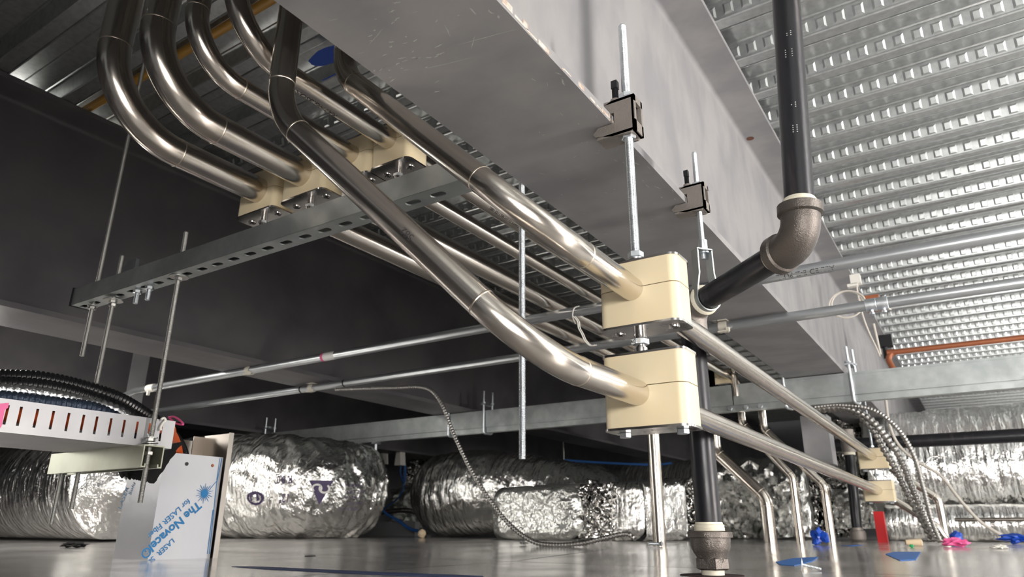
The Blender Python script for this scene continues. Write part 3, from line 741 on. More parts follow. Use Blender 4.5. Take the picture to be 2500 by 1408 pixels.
# ================================================================== COPPER-COLOURED PIPE
q = at(2160,862,x=-.30)
path,_ = fillet([(2.4,q.y,q.z-.003),(-.30,q.y,q.z),(-.27,q.y-.02,q.z-.10),(-.25,q.y,.74)],.04)
t = thing('copper_pipe','orange copper pipe under the deck at far right, bending down at the big beam','pipe',(-.3,q.y,.62))
MB().tube(path,.014,16).build('pipe_body','copper',t)
MB().tube([V((-.29,q.y,q.z)),V((-.25,q.y,q.z))],.0165,16).build('elbow_fitting','copper',t)
p = at(2248,980,y=6.2); MB().rod((p.x,6.2,.5),(p.x,6.2,.75),.035,threads=False,n=20).build('orange_post','copper',label='short orange vertical pipe seen between back channel and big foil duct',cat='pipe')

# ================================================================== CABLES
def mc_cable(name, label, pts, r, m='mc', group=None, pitch=None, cat='cable'):
    path = resample(spline(pts, 24), (pitch or r)/4)
    t = MB().tube(path, lambda i: r*(1.0,.97,.74,.74)[i % 4], 14)
    o = t.build(name, m, ang=80); tag(o, label, cat, group); return o
mc_cable('armoured_cable','thin armoured cable looping from the lower conduit down to the floor at centre',
    [at(830,952,y=1.95)+V((0,-.02,0))]+[at(u,v,y=1.95) for u,v in ((960,946),(1040,947),(1078,985),(1110,1065),(1160,1165),(1230,1265),(1295,1318),(1350,1330),(1420,1326),(1480,1312))]+[at(1530,1303,y=1.95),at(1552,1318,y=1.95)], .0078, pitch=.0105)
bundle = [((1990,993),(2050,988),(2130,1000),(2190,1045),(2230,1110),(2254,1190),(2275,1270),(2298,1330)),
          ((1985,998),(2060,994),(2120,1020),(2165,1070),(2200,1120),(2232,1200),(2266,1280),(2290,1332)),
          ((1985,1002),(2070,998),(2125,1040),(2155,1090),(2185,1140),(2220,1210),(2258,1280),(2285,1332))]
rr = (.0095,.0140,.0150)
for i, bb in enumerate(bundle):
    pts = [at(u,v,y=2.93+.03*i) for u,v in bb]
    for q in pts: q.z = max(q.z, .03)
    mc_cable('armoured_cable', ('outermost','middle','innermost')[i]+' armoured cable of the bundle arching down to the floor at right', pts, rr[i], group='armoured cable bundle', pitch=(.011,.018,.019)[i])
pts = [at(u,v,y=4.6) for u,v in ((925,1252),(960,1247),(1000,1246),(1030,1262),(1037,1285))]
mc_cable('armoured_cable','short pale armoured cable arching between the foil ducts at centre left', pts, .020, pitch=.02)
def wire(name, label, pts, r, m, cat='wire', group=None):
    o = MB().tube(spline(pts,10), r, 10).build(name, m); return tag(o, label, cat, group)
wire('white_cable','slack white cable hanging down to the floor at far right',
     [at(u,v,y=3.7) for u,v in ((2162,975),(2170,1030),(2190,1080),(2230,1120),(2295,1160),(2340,1215),(2390,1270))]+[at(2440,1303,y=3.7),at(2470,1318,y=3.7)], .0065,'whitecable')
lp = []
q0 = at(2093,738,y=3.0)
for k in range(46):
    a_ = 2*PI*k/22; rx = .070-.0004*k
    lp.append(V((q0.x-.04+rx*math.cos(a_), 3.0+.01*k/46, q0.z+.0+.062*math.sin(a_)*.9)))
wire('coiled_white_cable','coil of thin white cable tied at the top edge of the big beam', lp+[at(2140,745,y=3.05),at(2175,755,y=3.1)], .0032,'whitecable','cable')
wire('white_cable','thin white cable running down along the upper flange of the big beam',[at(u,v,y=3.2) for u,v in ((2090,690),(2097,730),(2108,775),(2122,812),(2140,850),(2148,870))], .0035,'whitecable')
wire('white_cable','thin light rod-like cable beside the conduit coupling at right',[at(u,v,y=3.6) for u,v in ((2133,790),(2142,830),(2150,865))], .005,'whitecable')
t = thing('beam_cable_clip','small beige clip on the top edge of the big beam with cable hanging','clip',at(2090,690,y=3.2))
b = MB(); c = at(2090,688,y=3.2); b.box(c.x-.02,c.x+.02,3.18,3.22,c.z-.012,c.z+.03); b.box(c.x-.035,c.x+.005,3.18,3.21,c.z-.022,c.z-.010); b.build('clip_body','white',t,smooth=False)
c = at(2163,833,y=4.0); b = MB(); b.box(c.x-.03,c.x+.03,3.97,4.03,c.z-.03,c.z+.03); b.rod((c.x-.01,4,c.z-.09),(c.x-.01,4,c.z-.02),.013,threads=False)
b.build('beam_clamp','boxblk',label='tiny dark beam clamp at the top edge of the big beam above the copper pipe',cat='clamp')
c = at(2130,738,y=3.4); MB().box(c.x-.03,c.x+.03,3.38,3.42,c.z-.04,c.z+.03).build('beam_clamp','copper',label='rust-brown beam clamp on the top edge of the big beam behind the white coil',cat='clamp')

# ================================================================== FOIL DUCTS
def duct(label, pts, rf, m='foil', seg=96, step=.02, amp=.012, freq=9., sx=1., seed=0, name='foil_duct', group='foil insulated ducts', ribs=0, flat=0, zmin=None, parts=None, cat='duct'):
    path = resample(spline(pts, 20), step); n = len(path); acc = [0]
    for a_, b_ in zip(path, path[1:]): acc.append(acc[-1]+(b_-a_).length)
    L = acc[-1]
    def prof(t_, i):
        s = acc[i]; c, q = math.cos(t_), math.sin(t_)
        p = V((s*freq*1.6, c*1.7+seed, q*1.7))
        a1 = 1-abs(noise.noise(p))*2                     # ridges running round the duct
        p2 = V((s*freq*3.5+c*2, c*4+seed*2, q*4+s*3)); a2 = 1-abs(noise.noise(p2))*2
        v_ = a1*.6+a2*.4
        r0 = 1.0
        if ribs: v_ += .5*math.sin(s*ribs)
        return r0*(1+ (v_-.45)*amp/.2)
    b = MB().tube(path, (lambda i: rf(acc[i]/L)), seg, prof=prof)
    if zmin is not None:
        for p in b.v: p.z = max(p.z, zmin+.001)
    if parts is None:
        o = b.build(name, m, ang=180); return tag(o, label, cat, group)
    t = thing(name, label, cat, pts[0], group); b.build('duct_jacket', m, t, ang=180); return t
def cap(r, e=.06): return lambda s: r*min(1, math.sqrt(max(.02, 1-(max(0,(e-s))/e)**2)), math.sqrt(max(.02, 1-(max(0,(s-1+e))/e)**2)))
# printed duct behind the sheet-metal box
yB = 2.33; cz = .27
pB0 = at(735,1185,y=yB)
dB = duct('fat crinkled foil duct with purple print behind the sheet metal box', [(-3.62,yB-.0,.275),(-3.3,yB,.275),(-3.12,yB,.272),(-2.97,yB+.04,.268),(-2.88,yB+.18,.265),(-2.86,yB+.5,.265)], lambda s: .262-.02*s, 'foil', 140, .009, .017, 12, seed=1, zmin=.02, parts=1)
from mathutils.bvhtree import BVHTree
_j = dB.children[0].data; _o = ORG[dB.name]
BV = BVHTree.FromPolygons([v.co+_o for v in _j.vertices], [tuple(p.vertices) for p in _j.polygons])
def on_duct(x, z, off):
    h = BV.ray_cast(V((x,1.2,z)), V((0,1,0)))[0]
    y = min([q.y for q in (BV.ray_cast(V((x+dx,1.2,z+dz)), V((0,1,0)))[0] for dx,dz in ((0,0),(.006,0),(-.006,0),(0,.006),(0,-.006))) if q] or [yB-.26])
    return V((x, y-off, z))
def duct_print(s, size, u, v, rot, bold=0):
    # lettering laid on the front of the duct
    c = at(u, v, y=yB-.245); vs, fs = text_geo(s, size, bold); b = MB(); ca, sa = math.cos(rot), math.sin(rot); o = []
    for p in vs:
        x, z = c.x+p.x*ca-p.y*sa, c.z+p.x*sa+p.y*ca
        o.append(on_duct(x, z, .002))
    b.add(o, fs); b.build('printed_marking','purple',dB,smooth=False)
duct_print('12"', .050, 702, 1215, PI+.02, .0008)
duct_print('R 8.0', .048, 702, 1170, PI, .0006)
duct_print('U', .05, 590, 1210, PI, .001)
duct_print('O', .09, 590, 1212, PI, 0)
for i, (u_,v_) in enumerate(((870,1185),(872,1200),(868,1214),(875,1228),(858,1242))): duct_print(('FLEXIBLE AIR','DUCT CLASS 1','R 8.0 UL 181','CLASS 0 AIR','MADE IN USA')[i], .017, u_, v_, PI)
def tri(pts2, mname, off):
    b = MB(); o = []
    for u_, v_ in pts2:
        p = at(u_, v_, y=yB-.25); o.append(on_duct(p.x, p.z, off))
    b.add(o,[tuple(range(len(o)))]); return b.build('printed_logo', mname, dB, smooth=False)
tri(((762,1173),(777,1173),(792,1173),(807,1173),(822,1173),(813,1188),(804,1203),(795,1218),(786,1233),(780,1218),(774,1203),(768,1188)),'purple',.005)
b = MB()
for kk in range(2):
    o = []
    for k in range(15):
        a_ = (-.25+1.5*k/14)*PI if kk == 0 else (.75+1.5*k/14)*PI
        u_ = (800 if kk == 0 else 782)+(12 if kk == 0 else 11)*math.cos(a_); v_ = (1193 if kk == 0 else 1192)+(10 if kk == 0 else 9)*math.sin(a_)
        p = at(u_,v_,y=yB-.25); o.append(on_duct(p.x,p.z,.007))
    b.tube(o,.0045,6)
b.build('printed_logo','sticker',dB)
# duct at far left lying on the floor
duct('long plain foil duct along the left, behind the support channel', [(-5.6,1.72,.262),(-4.4,1.74,.26),(-3.5,1.75,.255),(-3.15,1.75,.25)], lambda s: .245, 'foil', 96, .03, .006, 5, seed=4, zmin=.02)
# domed ducts at centre
yD = 3.45
duct('domed foil duct end with fine vertical creases left of centre', [(-2.88,yD-.0,.235),(-2.70,yD-.02,.26),(-2.4,yD+.03,.275),(-2.1,yD+.25,.24),(-1.9,yD+.65,.22)], lambda s: cap(.24,.14)(s)*(1-.25*max(0,s-.3)), 'foil', 120, .012, .010, 16, seed=7, zmin=.02)
duct('long dark foil duct lying across the far back at centre', [(-2.6,4.9,.28),(-1.6,4.9,.28),(-1.0,4.9,.27),(-.88,4.9,.26)], lambda s: .25, 'foil', 96, .03, .008, 8, seed=9, zmin=.02)
# wrapped box duct
def wrapbox(label, c, out, y0, y1, m, name='wrapped_duct', amp=.012, seed=0):
    """rounded box wrapped in foil; out = outline in x,z at y0 and the same scaled at y1"""
    b = MB(); rings = []; ny = 30
    n = len(out[0])
    for j in range(ny+1):
        s = j/ny; rg = []
        for k in range(n):
            x = out[0][k][0]*(1-s)+out[1][k][0]*s; z = out[0][k][1]*(1-s)+out[1][k][1]*s; y = y0+(y1-y0)*s
            f = 1-abs(noise.noise(V((x*14+seed,y*14,z*14))))*2
            x += amp*f*.6; z += amp*f*.5*(1 if z > .05 else 0); rg.append(V((x,y-amp*abs(f),max(z,.021))))
        rings.append(rg)
    vs = [p for r in rings for p in r]
    fs = [(j*n+k,j*n+(k+1)%n,(j+1)*n+(k+1)%n,(j+1)*n+k) for j in range(ny) for k in range(n)]
    b.add(vs, fs)
    # front face as a dense crumpled sheet on a square grid stretched to the outline
    xa = min(p.x for p in rings[0]); xb = max(p.x for p in rings[0]); z_a = min(p.z for p in rings[0]); z_b = max(p.z for p in rings[0])
    cx, czz, hw_, hh_ = (xa+xb)/2, (z_a+z_b)/2, (xb-xa)/2, (z_b-z_a)/2; K = 44; vs = []; fs = []
    for q in range(K+1):
        for k in range(K+1):
            ux, uz = k/K*2-1, q/K*2-1; mm = max(abs(ux),abs(uz)); rr_ = math.hypot(ux,uz)
            sc_ = 1-.16*(min(abs(ux),abs(uz))/max(mm,.01))**4*mm
            x = cx+ux*hw_*sc_; z = czz+uz*hh_*sc_
            f = (1-mm**6)
            cr = 1-abs(noise.noise(V((x*13,z*13,seed+3))))*2; c2 = 1-abs(noise.noise(V((x*38,z*38,seed+7))))*2
            vs.append(V((x, y0-.012-amp*(2.2*cr*(.12+mm**3)+1.3*c2*mm**3+.5*c2*.3)*f-.03*f, max(z,.021))))
    fs = [(q*(K+1)+k,q*(K+1)+k+1,(q+1)*(K+1)+k+1,(q+1)*(K+1)+k) for q in range(K) for k in range(K)]
    b.add(vs, fs); o = b.build(name, m, ang=180); return tag(o, label, 'duct', 'foil wrapped box ducts')
def rr2(x0,x1,z0,z1,r,n=60):
    pts = rrect(x0,x1,z0,z1,r,5); o = []; m_ = len(pts)
    for i in range(m_):
        a_, b_ = V(pts[i]), V(pts[(i+1)%m_]); k = max(1,int((b_-a_).length/.02))
        for j in range(k): o.append(tuple(a_+(b_-a_)*(j/k)))
    return o
def outl(x0,x1,z0,z1,r): return rrect(x0,x1,z0,z1,r,12)
def dense(o, N=120):
    L = [0]; m_ = len(o)
    for i in range(m_): L.append(L[-1]+(V(o[(i+1)%m_])-V(o[i])).length)
    res = []; j = 0
    for k in range(N):
        s = L[-1]*k/N
        while L[j+1] < s: j += 1
        t_ = (s-L[j])/max(1e-9,L[j+1]-L[j]); res.append(tuple(V(o[j])*(1-t_)+V(o[(j+1)%m_])*t_))
    return res
yE = 2.88
a0 = at(1207,1240,y=yE).x; a1 = at(1425,1240,y=yE).x; zt0 = at(1250,1192,y=yE).z; 
wrapbox('low foil-wrapped box duct with crumpled front, below the domed duct', 0, [dense(outl(a0,a1,.02,zt0,.045)), dense(outl(a0+.1,a1+.05,.02,zt0+.03,.05))], yE, 3.18, 'matfoil', seed=2)
b0 = at(1440,1240,y=3.05).x; b1_ = at(1590,1240,y=3.05).x
wrapbox('dark foil-wrapped box duct right of the crumpled one, behind the straight steel drop', 0, [dense(outl(b0,b1_,.02,zt0+.015,.03)), dense(outl(b0+.15,b1_+.1,.02,zt0+.04,.05))], 2.98, 3.22, 'foil', seed=5, amp=.004)
# crumpled foil flashes
def crumple(label, u0, v0, u1, v1, y, depth, seed, m='crumple', nx=26, nz=26, skew=0):
    pa, pb = at(u0, v1, y=y), at(u1, v0, y=y); b = MB(); vs = []
    for j in range(nz+1):
        for i in range(nx+1):
            fu, fv = i/nx, j/nz; x = pa.x+(pb.x-pa.x)*(fu+skew*(fv-.5)); z = max(.021,pa.z)+(pb.z-max(.021,pa.z))*fv
            e = min(1, 4*min(fu,1-fu,1-fv)+.1)
            f = noise.noise(V((x*16+seed,z*16,seed)))+.6*noise.noise(V((x*40+seed,z*40,1)))
            yy = y - depth*e*(.5+f) 
            jx = .25*(pb.x-pa.x)/nx*noise.noise(V((i,j,seed)))+.05*(pb.x-pa.x)*noise.noise(V((seed,fv*7,fu)))*(1-e)
            vs.append(V((x+jx,yy,z+.12*(pb.z-pa.z)*noise.noise(V((fu*5,seed,fv*3)))*(1-e)*(fv>.05))))
    n = nx+1
    b.add(vs, [(j*n+i,j*n+i+1,(j+1)*n+i+1,(j+1)*n+i) for j in range(nz) for i in range(nx)])
    # back skin for thickness
    b.add([p+V((0,.03+depth*.5,0)) for p in vs], [(j*n+i+1,j*n+i,(j+1)*n+i,(j+1)*n+i+1) for j in range(nz) for i in range(nx)])
    off = len(vs)
    bd = [i for i in range(n)]+[j*n+nx for j in range(1,n)]+[nz*n+i for i in range(nx-1,-1,-1)]+[j*n for j in range(nz-1,0,-1)]
    b.f += [(bd[k],bd[(k+1)%len(bd)],bd[(k+1)%len(bd)]+off,bd[k]+off) for k in range(len(bd))]
    return tag(b.build('crumpled_foil_wrap', m, ang=50), label, 'foil wrap', 'crumpled foil wraps')
crumple('bright crumpled foil tail draped to the floor right of the low box duct',1418,1178,1490,1312,2.9,.10,3,skew=.1)
crumple('crumpled foil behind the two steel drops near the black pipe',1625,1165,1700,1312,3.3,.10,5)
crumple('dull foil wrap behind the fat bent steel drop, right of the black pipe',1735,1130,1880,1312,4.0,.14,8,'foil')
crumple('diamond-creased foil wrap between the bent steel drops',1885,1150,1965,1310,3.9,.10,11,'foil')
crumple('bright folded foil wrap right of the second thin steel drop',1955,1140,2075,1310,4.3,.15,14)
crumple('crumpled foil hanging behind the far black pipe and far clamps',2030,1010,2160,1200,4.4,.12,17)
crumple('crumpled foil below the far clamps beside the far black pipe',2040,1190,2130,1290,4.2,.08,19,'foil')
crumple('bright crumpled foil lump seen between the two foil ducts at centre left',985,1118,1060,1185,5.0,.12,23)
crumple('plain foil wrapped duct face between the printed duct and domed duct',950,1190,1045,1288,5.1,.08,25,'matfoil')
# big duct at right
duct('very large foil duct along the far right, behind the black horizontal pipe', [(-.48,4.35,.37),(-.2,4.35,.375),(.6,4.35,.375),(2.2,4.35,.375)], lambda s: .30, 'foil', 140, .012, .008, 9, seed=21, zmin=.05)
duct('smaller foil duct on the floor at far right under the large duct', [(-.42,4.03,.10),(.3,4.03,.10),(2.2,4.03,.10)], lambda s: .085, 'foil', 64, .02, .01, 8, seed=25, zmin=.02)
MB().rod((-.13,3.90,.115),(2.2,3.90,.125),.008,threads=False).build('thin_conduit','sheet',label='thin horizontal conduit in front of the small duct at far right',cat='conduit')
# grey box hanging under the channel
c = at(2000,1085,y=3.6); b = MB(); b.box(c.x-.07,c.x+.05,3.6,3.72,c.z-.09,c.z+.14); b.build('junction_box','galv2',label='pale grey junction box hanging under the back channel at right',cat='box',smooth=False)

# ================================================================== CABLE TRAY, LOOM AND SHEET-METAL BOX (left)
TXs = -1.338
za, zb2 = .219, .272
t = thing('cable_tray','grey cable tray with tall slots in its side, ending above the sheet metal box','cable tray',(TXs-.1,.4,za))
b = MB(); yy0, yy1 = -.6, .806; slots = []
us = [(12,1025),(46,1022),(86,1028),(125,1033),(163,1037),(200,1039),(233,1041),(268,1044),(301,1047),(333,1050),(364,1052),(393,1053)]
sy = [at(u,v,x=TXs).y for u,v in us]
hs = .0022; s0, s1 = .230, .262
edges = [yy0]+[e for s in sy for e in (s-hs,s+hs)]+[yy1]
for i in range(0, len(edges)-1):
    if i % 2 == 0: b.box(TXs-.0015,TXs,edges[i],edges[i+1],za,zb2)
    else:
        b.box(TXs-.0015,TXs,edges[i],edges[i+1],za,s0); b.box(TXs-.0015,TXs,edges[i],edges[i+1],s1,zb2)
b.build('side_rail','galv2',t,smooth=False)
MB().box(TXs-.26,TXs,yy0,yy1,za-.0015,za+.0).build('tray_floor','galv2',t,smooth=False)
MB().box(TXs-.26,TXs-.2585,yy0,yy1,za,zb2).build('side_rail','galv2',t,smooth=False)
# pink ribbon on tray
b = MB(); P_ = [(0,985),(22,983),(20,995),(12,1000),(8,1020),(4,1040),(0,1045),(-20,1060),(-40,1000)]
b.add([at(u,v,x=TXs+.002) for u,v in P_],[tuple(range(len(P_)))]); b.add([at(u,v,x=TXs+.004) for u,v in P_],[tuple(range(len(P_)))])
b.build('pink_ribbon','pink',smooth=False,label='pink ribbon on the side of the cable tray at the left edge',cat='ribbon')
# pink tag loop
pts = [at(u,v,y=.86) for u,v in ((412,1018),(425,1017),(440,1026),(447,1036),(430,1033),(418,1024),(412,1018))]
MB().tube(spline(pts,6),.0022,8).build('pink_ribbon','pink',label='pink ribbon loop at the end of the cable tray',cat='ribbon')
pts = [at(u,v,x=TXs+.006) for u,v in ((393,1024),(400,1020),(404,1026),(397,1034),(392,1044),(393,1050))]
MB().tube(spline(pts,6),.0024,8).build('cable_tie','white',label='white cable tie knotted at the end of the cable tray',cat='cable tie')
# support channel below
t = thing('strut_channel','greenish C channel under the cable tray, open end facing right','channel',(-1.48,.752,.176))
w2 = .0205; lp_ = [(.752-w2,.176),(.752-w2+.009,.176),(.752-w2+.009,.183),(.752-w2+.0065,.183),(.752-w2+.0065,.1785),(.752-w2+.0025,.1785),(.752-w2+.0025,.2150),(.752+w2-.0025,.2150),(.752+w2-.0025,.1785),(.752+w2-.0065,.1785),(.752+w2-.0065,.183),(.752+w2-.009,.183),(.752+w2-.009,.176),(.752+w2,.176),(.752+w2,.2175),(.752-w2,.2175)]
MB().prism(lp_,-1.66,-1.305,'x').build('channel_body','greengalv',t,smooth=False)
# corrugated loom conduits
def corr(label, pts, r, m, pitch=.0085, group='corrugated conduits in the tray'):
    path = resample(spline(pts, 24), pitch/4)
    o = MB().tube(path, lambda i: r*(1,1,.84,.84)[i % 4], 24).build('corrugated_conduit', m, ang=80)
    return tag(o, label, 'conduit', group)
corr('black corrugated conduit, topmost on the tray, curving down past its end', [at(-120,920,x=-1.50),at(0,921,x=-1.50),at(100,925,x=-1.50),at(200,945,x=-1.50),at(290,975,x=-1.50),at(365,1020,x=-1.53),at(415,1060,x=-1.58),at(442,1100,x=-1.65),at(452,1150,x=-1.68)], .0155, 'corr')
corr('second black corrugated conduit just under the topmost one', [at(-120,936,x=-1.47),at(0,938,x=-1.47),at(110,945,x=-1.47),at(210,968,x=-1.47),at(290,1000,x=-1.47),at(350,1040,x=-1.50),at(385,1080,x=-1.56),at(410,1130,x=-1.66)], .0155, 'corr')
corr('silver foil corrugated hose below the black conduits', [at(-120,950,x=-1.44),at(0,952,x=-1.44),at(100,962,x=-1.44),at(200,982,x=-1.44),at(290,1008,x=-1.44),V((-1.45,.82,.245))], .014, 'foilc', .012)
corr('dark blue foil hose lowest on the tray', [at(-120,970,x=-1.41),at(0,972,x=-1.41),at(120,985,x=-1.41),at(240,1003,x=-1.41),V((-1.42,.78,.25))], .0145, 'bluefoil', .009)
path = spline([V((-1.362,-.5,.250)),V((-1.362,.3,.251)),V((-1.365,.66,.252)),at(395,1042,x=-1.45),at(416,1062,x=-1.53),at(428,1088,x=-1.60),at(434,1120,x=-1.66),at(436,1150,x=-1.68)],20)
MB().tube(path,.0135,24).build('orange_conduit','orange',label='smooth orange conduit inside the cable tray, bending down at its end',cat='conduit')
# second black one lies in the tray lower
# black fabric
vs = []; nU, nV = 40, 14
top_ = [(395,1090),(440,1102)]
b = MB()
for j in range(nV+1):
    for i in range(nU+1):
        fu, fv = i/nU, j/nV
        ul = 266+fv*28; ur = 448-fv*72; u_ = ul+(ur-ul)*fu
        vtop = 1088+8*math.sin(fu*3)-12*fu; vbot = 1188+7*noise.noise(V((fu*9,1,0)))+4*noise.noise(V((fu*25,2,0)))-fu*8-(1-fu)*26
        v_ = vtop+(vbot-vtop)*fv
        p = at(u_+5*noise.noise(V((fv*8,fu*3,5))), v_, x=-1.55+.05-.05*abs(fu-.65)*2+.012*noise.noise(V((fu*5,fv*4,9)))); vs.append(p)
b.add(vs,[(j*(nU+1)+i,j*(nU+1)+i+1,(j+1)*(nU+1)+i+1,(j+1)*(nU+1)+i) for j in range(nV) for i in range(nU)])
b.add([p+V((-.006,.002,0)) for p in vs],[(j*(nU+1)+i,j*(nU+1)+i+1,(j+1)*(nU+1)+i+1,(j+1)*(nU+1)+i) for j in range(nV) for i in range(nU)])
b.build('black_fabric','cloth',label='ragged black fabric wrapped round the loom above the sheet metal box',cat='fabric')
# sheet metal box
bx0, bx1, by0, by1, bh = -1.745, -1.60, .950, 1.095, .238
t = thing('sheet_metal_box','sheet metal box standing on the floor at lower left, wrapped in printed blue protective film','box',(bx0,by0,0))
fA = at(370,1367,x=bx1); fB = at(512,1358,x=bx1)
gA, gB = at(397,1105,x=bx1), at(557,1117,x=bx1)
ya, yb_ = (fA.y+gA.y)/2, by1+.012
fpn = MB().box(bx1-.0015,bx1,ya,yb_,0,bh).build('film_panel','film',t,smooth=False)
spn = MB().box(bx0,bx1,ya-.0015,ya,0,bh).build('side_panel','film',t,smooth=False)
MB().box(bx0,bx0+.0015,ya,yb_,0,bh+.05).build('back_panel','sheet',t,smooth=False)
b = MB(); b.box(bx1-.11,bx1+.012,yb_+.012,yb_+.0135,0,bh+.062); b.box(bx1+.0105,bx1+.012,yb_-.0,yb_+.012,0,bh+.062); b.box(bx1-.11,bx1-.1085,yb_-.02,yb_+.012,0,bh+.058); b.build('end_flange','sheet',t,smooth=False)
def fp_(u,v): return at(u,v,x=bx1+.0006)
def film_text(s,size,u,v,bold=0):
    rd = (fp_(370,1330)-fp_(472,1238)).normalized(); up_ = V((1,0,0)).cross(rd)
    flat_text(s,size,fp_(u,v),rd,up_,'printed_film_text','ink',fpn,bold=bold,lift=.0005)
film_text('The Novacel®', .0285, 420, 1290, .0008)
film_text('for LASER Fiber', .0185, 413, 1264, .0002)
film_text('LASER  Solu', .017, 388, 1350, .0002)
b = MB(); c = fp_(499,1204)
ring_ = []
for k in range(24):
    a_ = 2*PI*k/24; ring_.append(c+V((.0006,math.cos(a_)*.0092,math.sin(a_)*.0092)))
b.add(ring_,[tuple(range(24))])
for k in range(20):
    a_ = 2*PI*k/20; d_ = V((0,math.cos(a_),math.sin(a_))); e_ = V((0,-d_.z,d_.y)); r1 = .0235 if k%2 else .018
    b.add([c+V((.0007,0,0))+d_*.007-e_*.0010, c+V((.0007,0,0))+d_*r1-e_*.0005, c+V((.0007,0,0))+d_*r1+e_*.0005, c+V((.0007,0,0))+d_*.007+e_*.0010],[(0,1,2,3)])
def line_(u0,v0,u1,v1,w):
    p,q = fp_(u0,v0),fp_(u1,v1); dd_ = (q-p).normalized(); e_ = V((1,0,0)).cross(dd_)*w
    b.add([p-e_,p+e_,q+e_,q-e_],[(0,1,2,3)])
line_(542,1118,529,1178,.0010); line_(529,1178,511,1352,.0010); line_(537,1118,529,1172,.0008); line_(529,1174,512,1194,.0008); line_(520,1244,506,1352,.0010)
b.build('printed_film_logo','ink',fpn,smooth=False)
b = MB(); c = fp_(456,1132); b.add([c+V((.0006,.0045*math.cos(2*PI*k/16),.0045*math.sin(2*PI*k/16))) for k in range(16)],[tuple(range(16))]); b.build('bolt_hole','dark',fpn,smooth=False)
c = fp_(519,1136); MB().lathe([(0,.004),(.002,.003)],c,(1,0,0),10).build('rivet','copper',t)
# second side text on the dim side
c = at(302,1215,y=ya-.002); flat_text('LASER', .020, c, (.35,0,.94),(-.94,0,.35),'printed_film_text','ink',spn,lift=.0004)
c = at(322,1192,y=ya-.002); flat_text('Solu', .018, c, (.35,0,.94),(-.94,0,.35),'printed_film_text','ink',spn,lift=.0004)

# ================================================================== SMALL THINGS ON THE FLOOR
def ribbon_flat(name, label, pts2, m, cat, group=None, h=.0008, z0=None):
    b = MB(); o = [at(u,v,z=0) for u,v in pts2]
    for p in o: p.z = zf(p.y)+.0004
    n = len(o); b.add(o+[p+V((0,0,h)) for p in o],[tuple(range(n)),tuple(range(n,2*n))]+[(i,(i+1)%n,n+(i+1)%n,n+i) for i in range(n)])
    return tag(b.build(name,m,smooth=False),label,cat,group)
ribbon_flat('blue_strip','long navy blue strip lying flat along the front of the floor',[(565,1383),(640,1384),(900,1396),(1180,1407),(1180,1412),(900,1402),(640,1389)],'navy','strip')
ribbon_flat('blue_tape','largest flat piece of blue tape on the floor near the screw',[(1895,1380),(1940,1375),(2000,1374),(1985,1380),(1940,1386),(1905,1384)],'bluetape','tape','blue tape scraps')
ribbon_flat('blue_tape','flat piece of blue tape on the floor at right, nearer than the pink scrap',[(2165,1372),(2185,1369),(2252,1370),(2238,1381),(2200,1382)],'bluetape','tape','blue tape scraps')
ribbon_flat('blue_tape','narrow blue tape on the floor below the far black pipe',[(2055,1348),(2090,1345),(2110,1346),(2080,1350)],'bluetape','tape','blue tape scraps')
def lump(name, label, u, v, sx, sy, sz, m, cat, seed=0, y=None, group=None, amp=.5, amp_n=2.5):
    c = at(u, v, y=y) if y else at(u, v, z=0); c.z = zf(c.y); bm = bmesh.new(); bmesh.ops.create_icosphere(bm, subdivisions=3, radius=1)
    b = MB(); vs = []
    for p in bm.verts:
        f = 1+amp*noise.noise(p.co*amp_n+V((seed,0,0))); vs.append(V((c.x+p.co.x*f*sx, c.y+p.co.y*f*sy, c.z+sz*.9+p.co.z*f*sz)))
    fs = [tuple(q.index for q in f_.verts) for f_ in bm.faces]; bm.free(); b.add(vs, fs)
    mz = min(p.z for p in b.v)
    for p in b.v: p.z += c.z-mz
    return tag(b.build(name,m,ang=25),label,cat,group)
lump('blue_plastic_plug','crumpled blue plastic plug on the floor between the steel drops',2000,1318,.026,.02,.022,'blueplastic','plug',1,2.7,amp=.9,amp_n=1.8)
lump('blue_plastic_plug','small blue plastic cap beside the tube end at far right',2335,1312,.022,.02,.020,'blueplastic','plug',2,3.2,amp=.4)
lump('blue_plastic_plug','blue plastic scrap on the floor at the right edge',2485,1312,.05,.03,.014,'blueplastic','plug',3,3.4,amp=.9)
lump('pink_scrap','crumpled pink plastic scrap on the floor at right',2335,1340,.030,.02,.012,'pink','scrap',4,2.7,amp=.9,amp_n=2)
lump('white_scrap','small white scrap on the floor near the right edge',2440,1340,.02,.015,.006,'white','scrap',5,2.5)
lump('black_scrap','torn black scrap on the floor left of the sheet metal box',178,1345,.040,.03,.008,'cloth','scrap',6,1.35,amp=1.1,amp_n=2.4)
for i,(u,v) in enumerate(((757,1360),(1020,1300),(1275,1330),(640,1372),(2330,1352),(1660,1312))):
    pass
ribbon_flat('black_sliver','thin black sliver lying on the floor right of the sheet metal box',[(744,1357),(770,1356),(770,1358),(744,1359)],'dark','scrap')
lump('metal_shaving','small dark metal bit on the floor under the armoured cable loop',1278,1328,.012,.01,.006,'dull','metal bit',8,2.0,amp=.9)
lump('cream_plug','small cream plug on the floor between the foil ducts',1030,1306,.022,.02,.022,'wood','plug',9,3.0,amp=.2)
# plastic anchor
c = at(2236,1320,y=2.7); MB().lathe([(0,.008),(.01,.0095),(.045,.012),(.048,.008)],(c.x-.03,2.7,zf(2.7)+.012),(1,.3,.0),14).build('wall_anchor','wood',label='cream plastic anchor lying on the floor right of the red bar',cat='anchor')
lump('green_bit','tiny green bit on the floor beside the cream anchor',2226,1334,.006,.005,.004,'green','scrap',10,2.5)
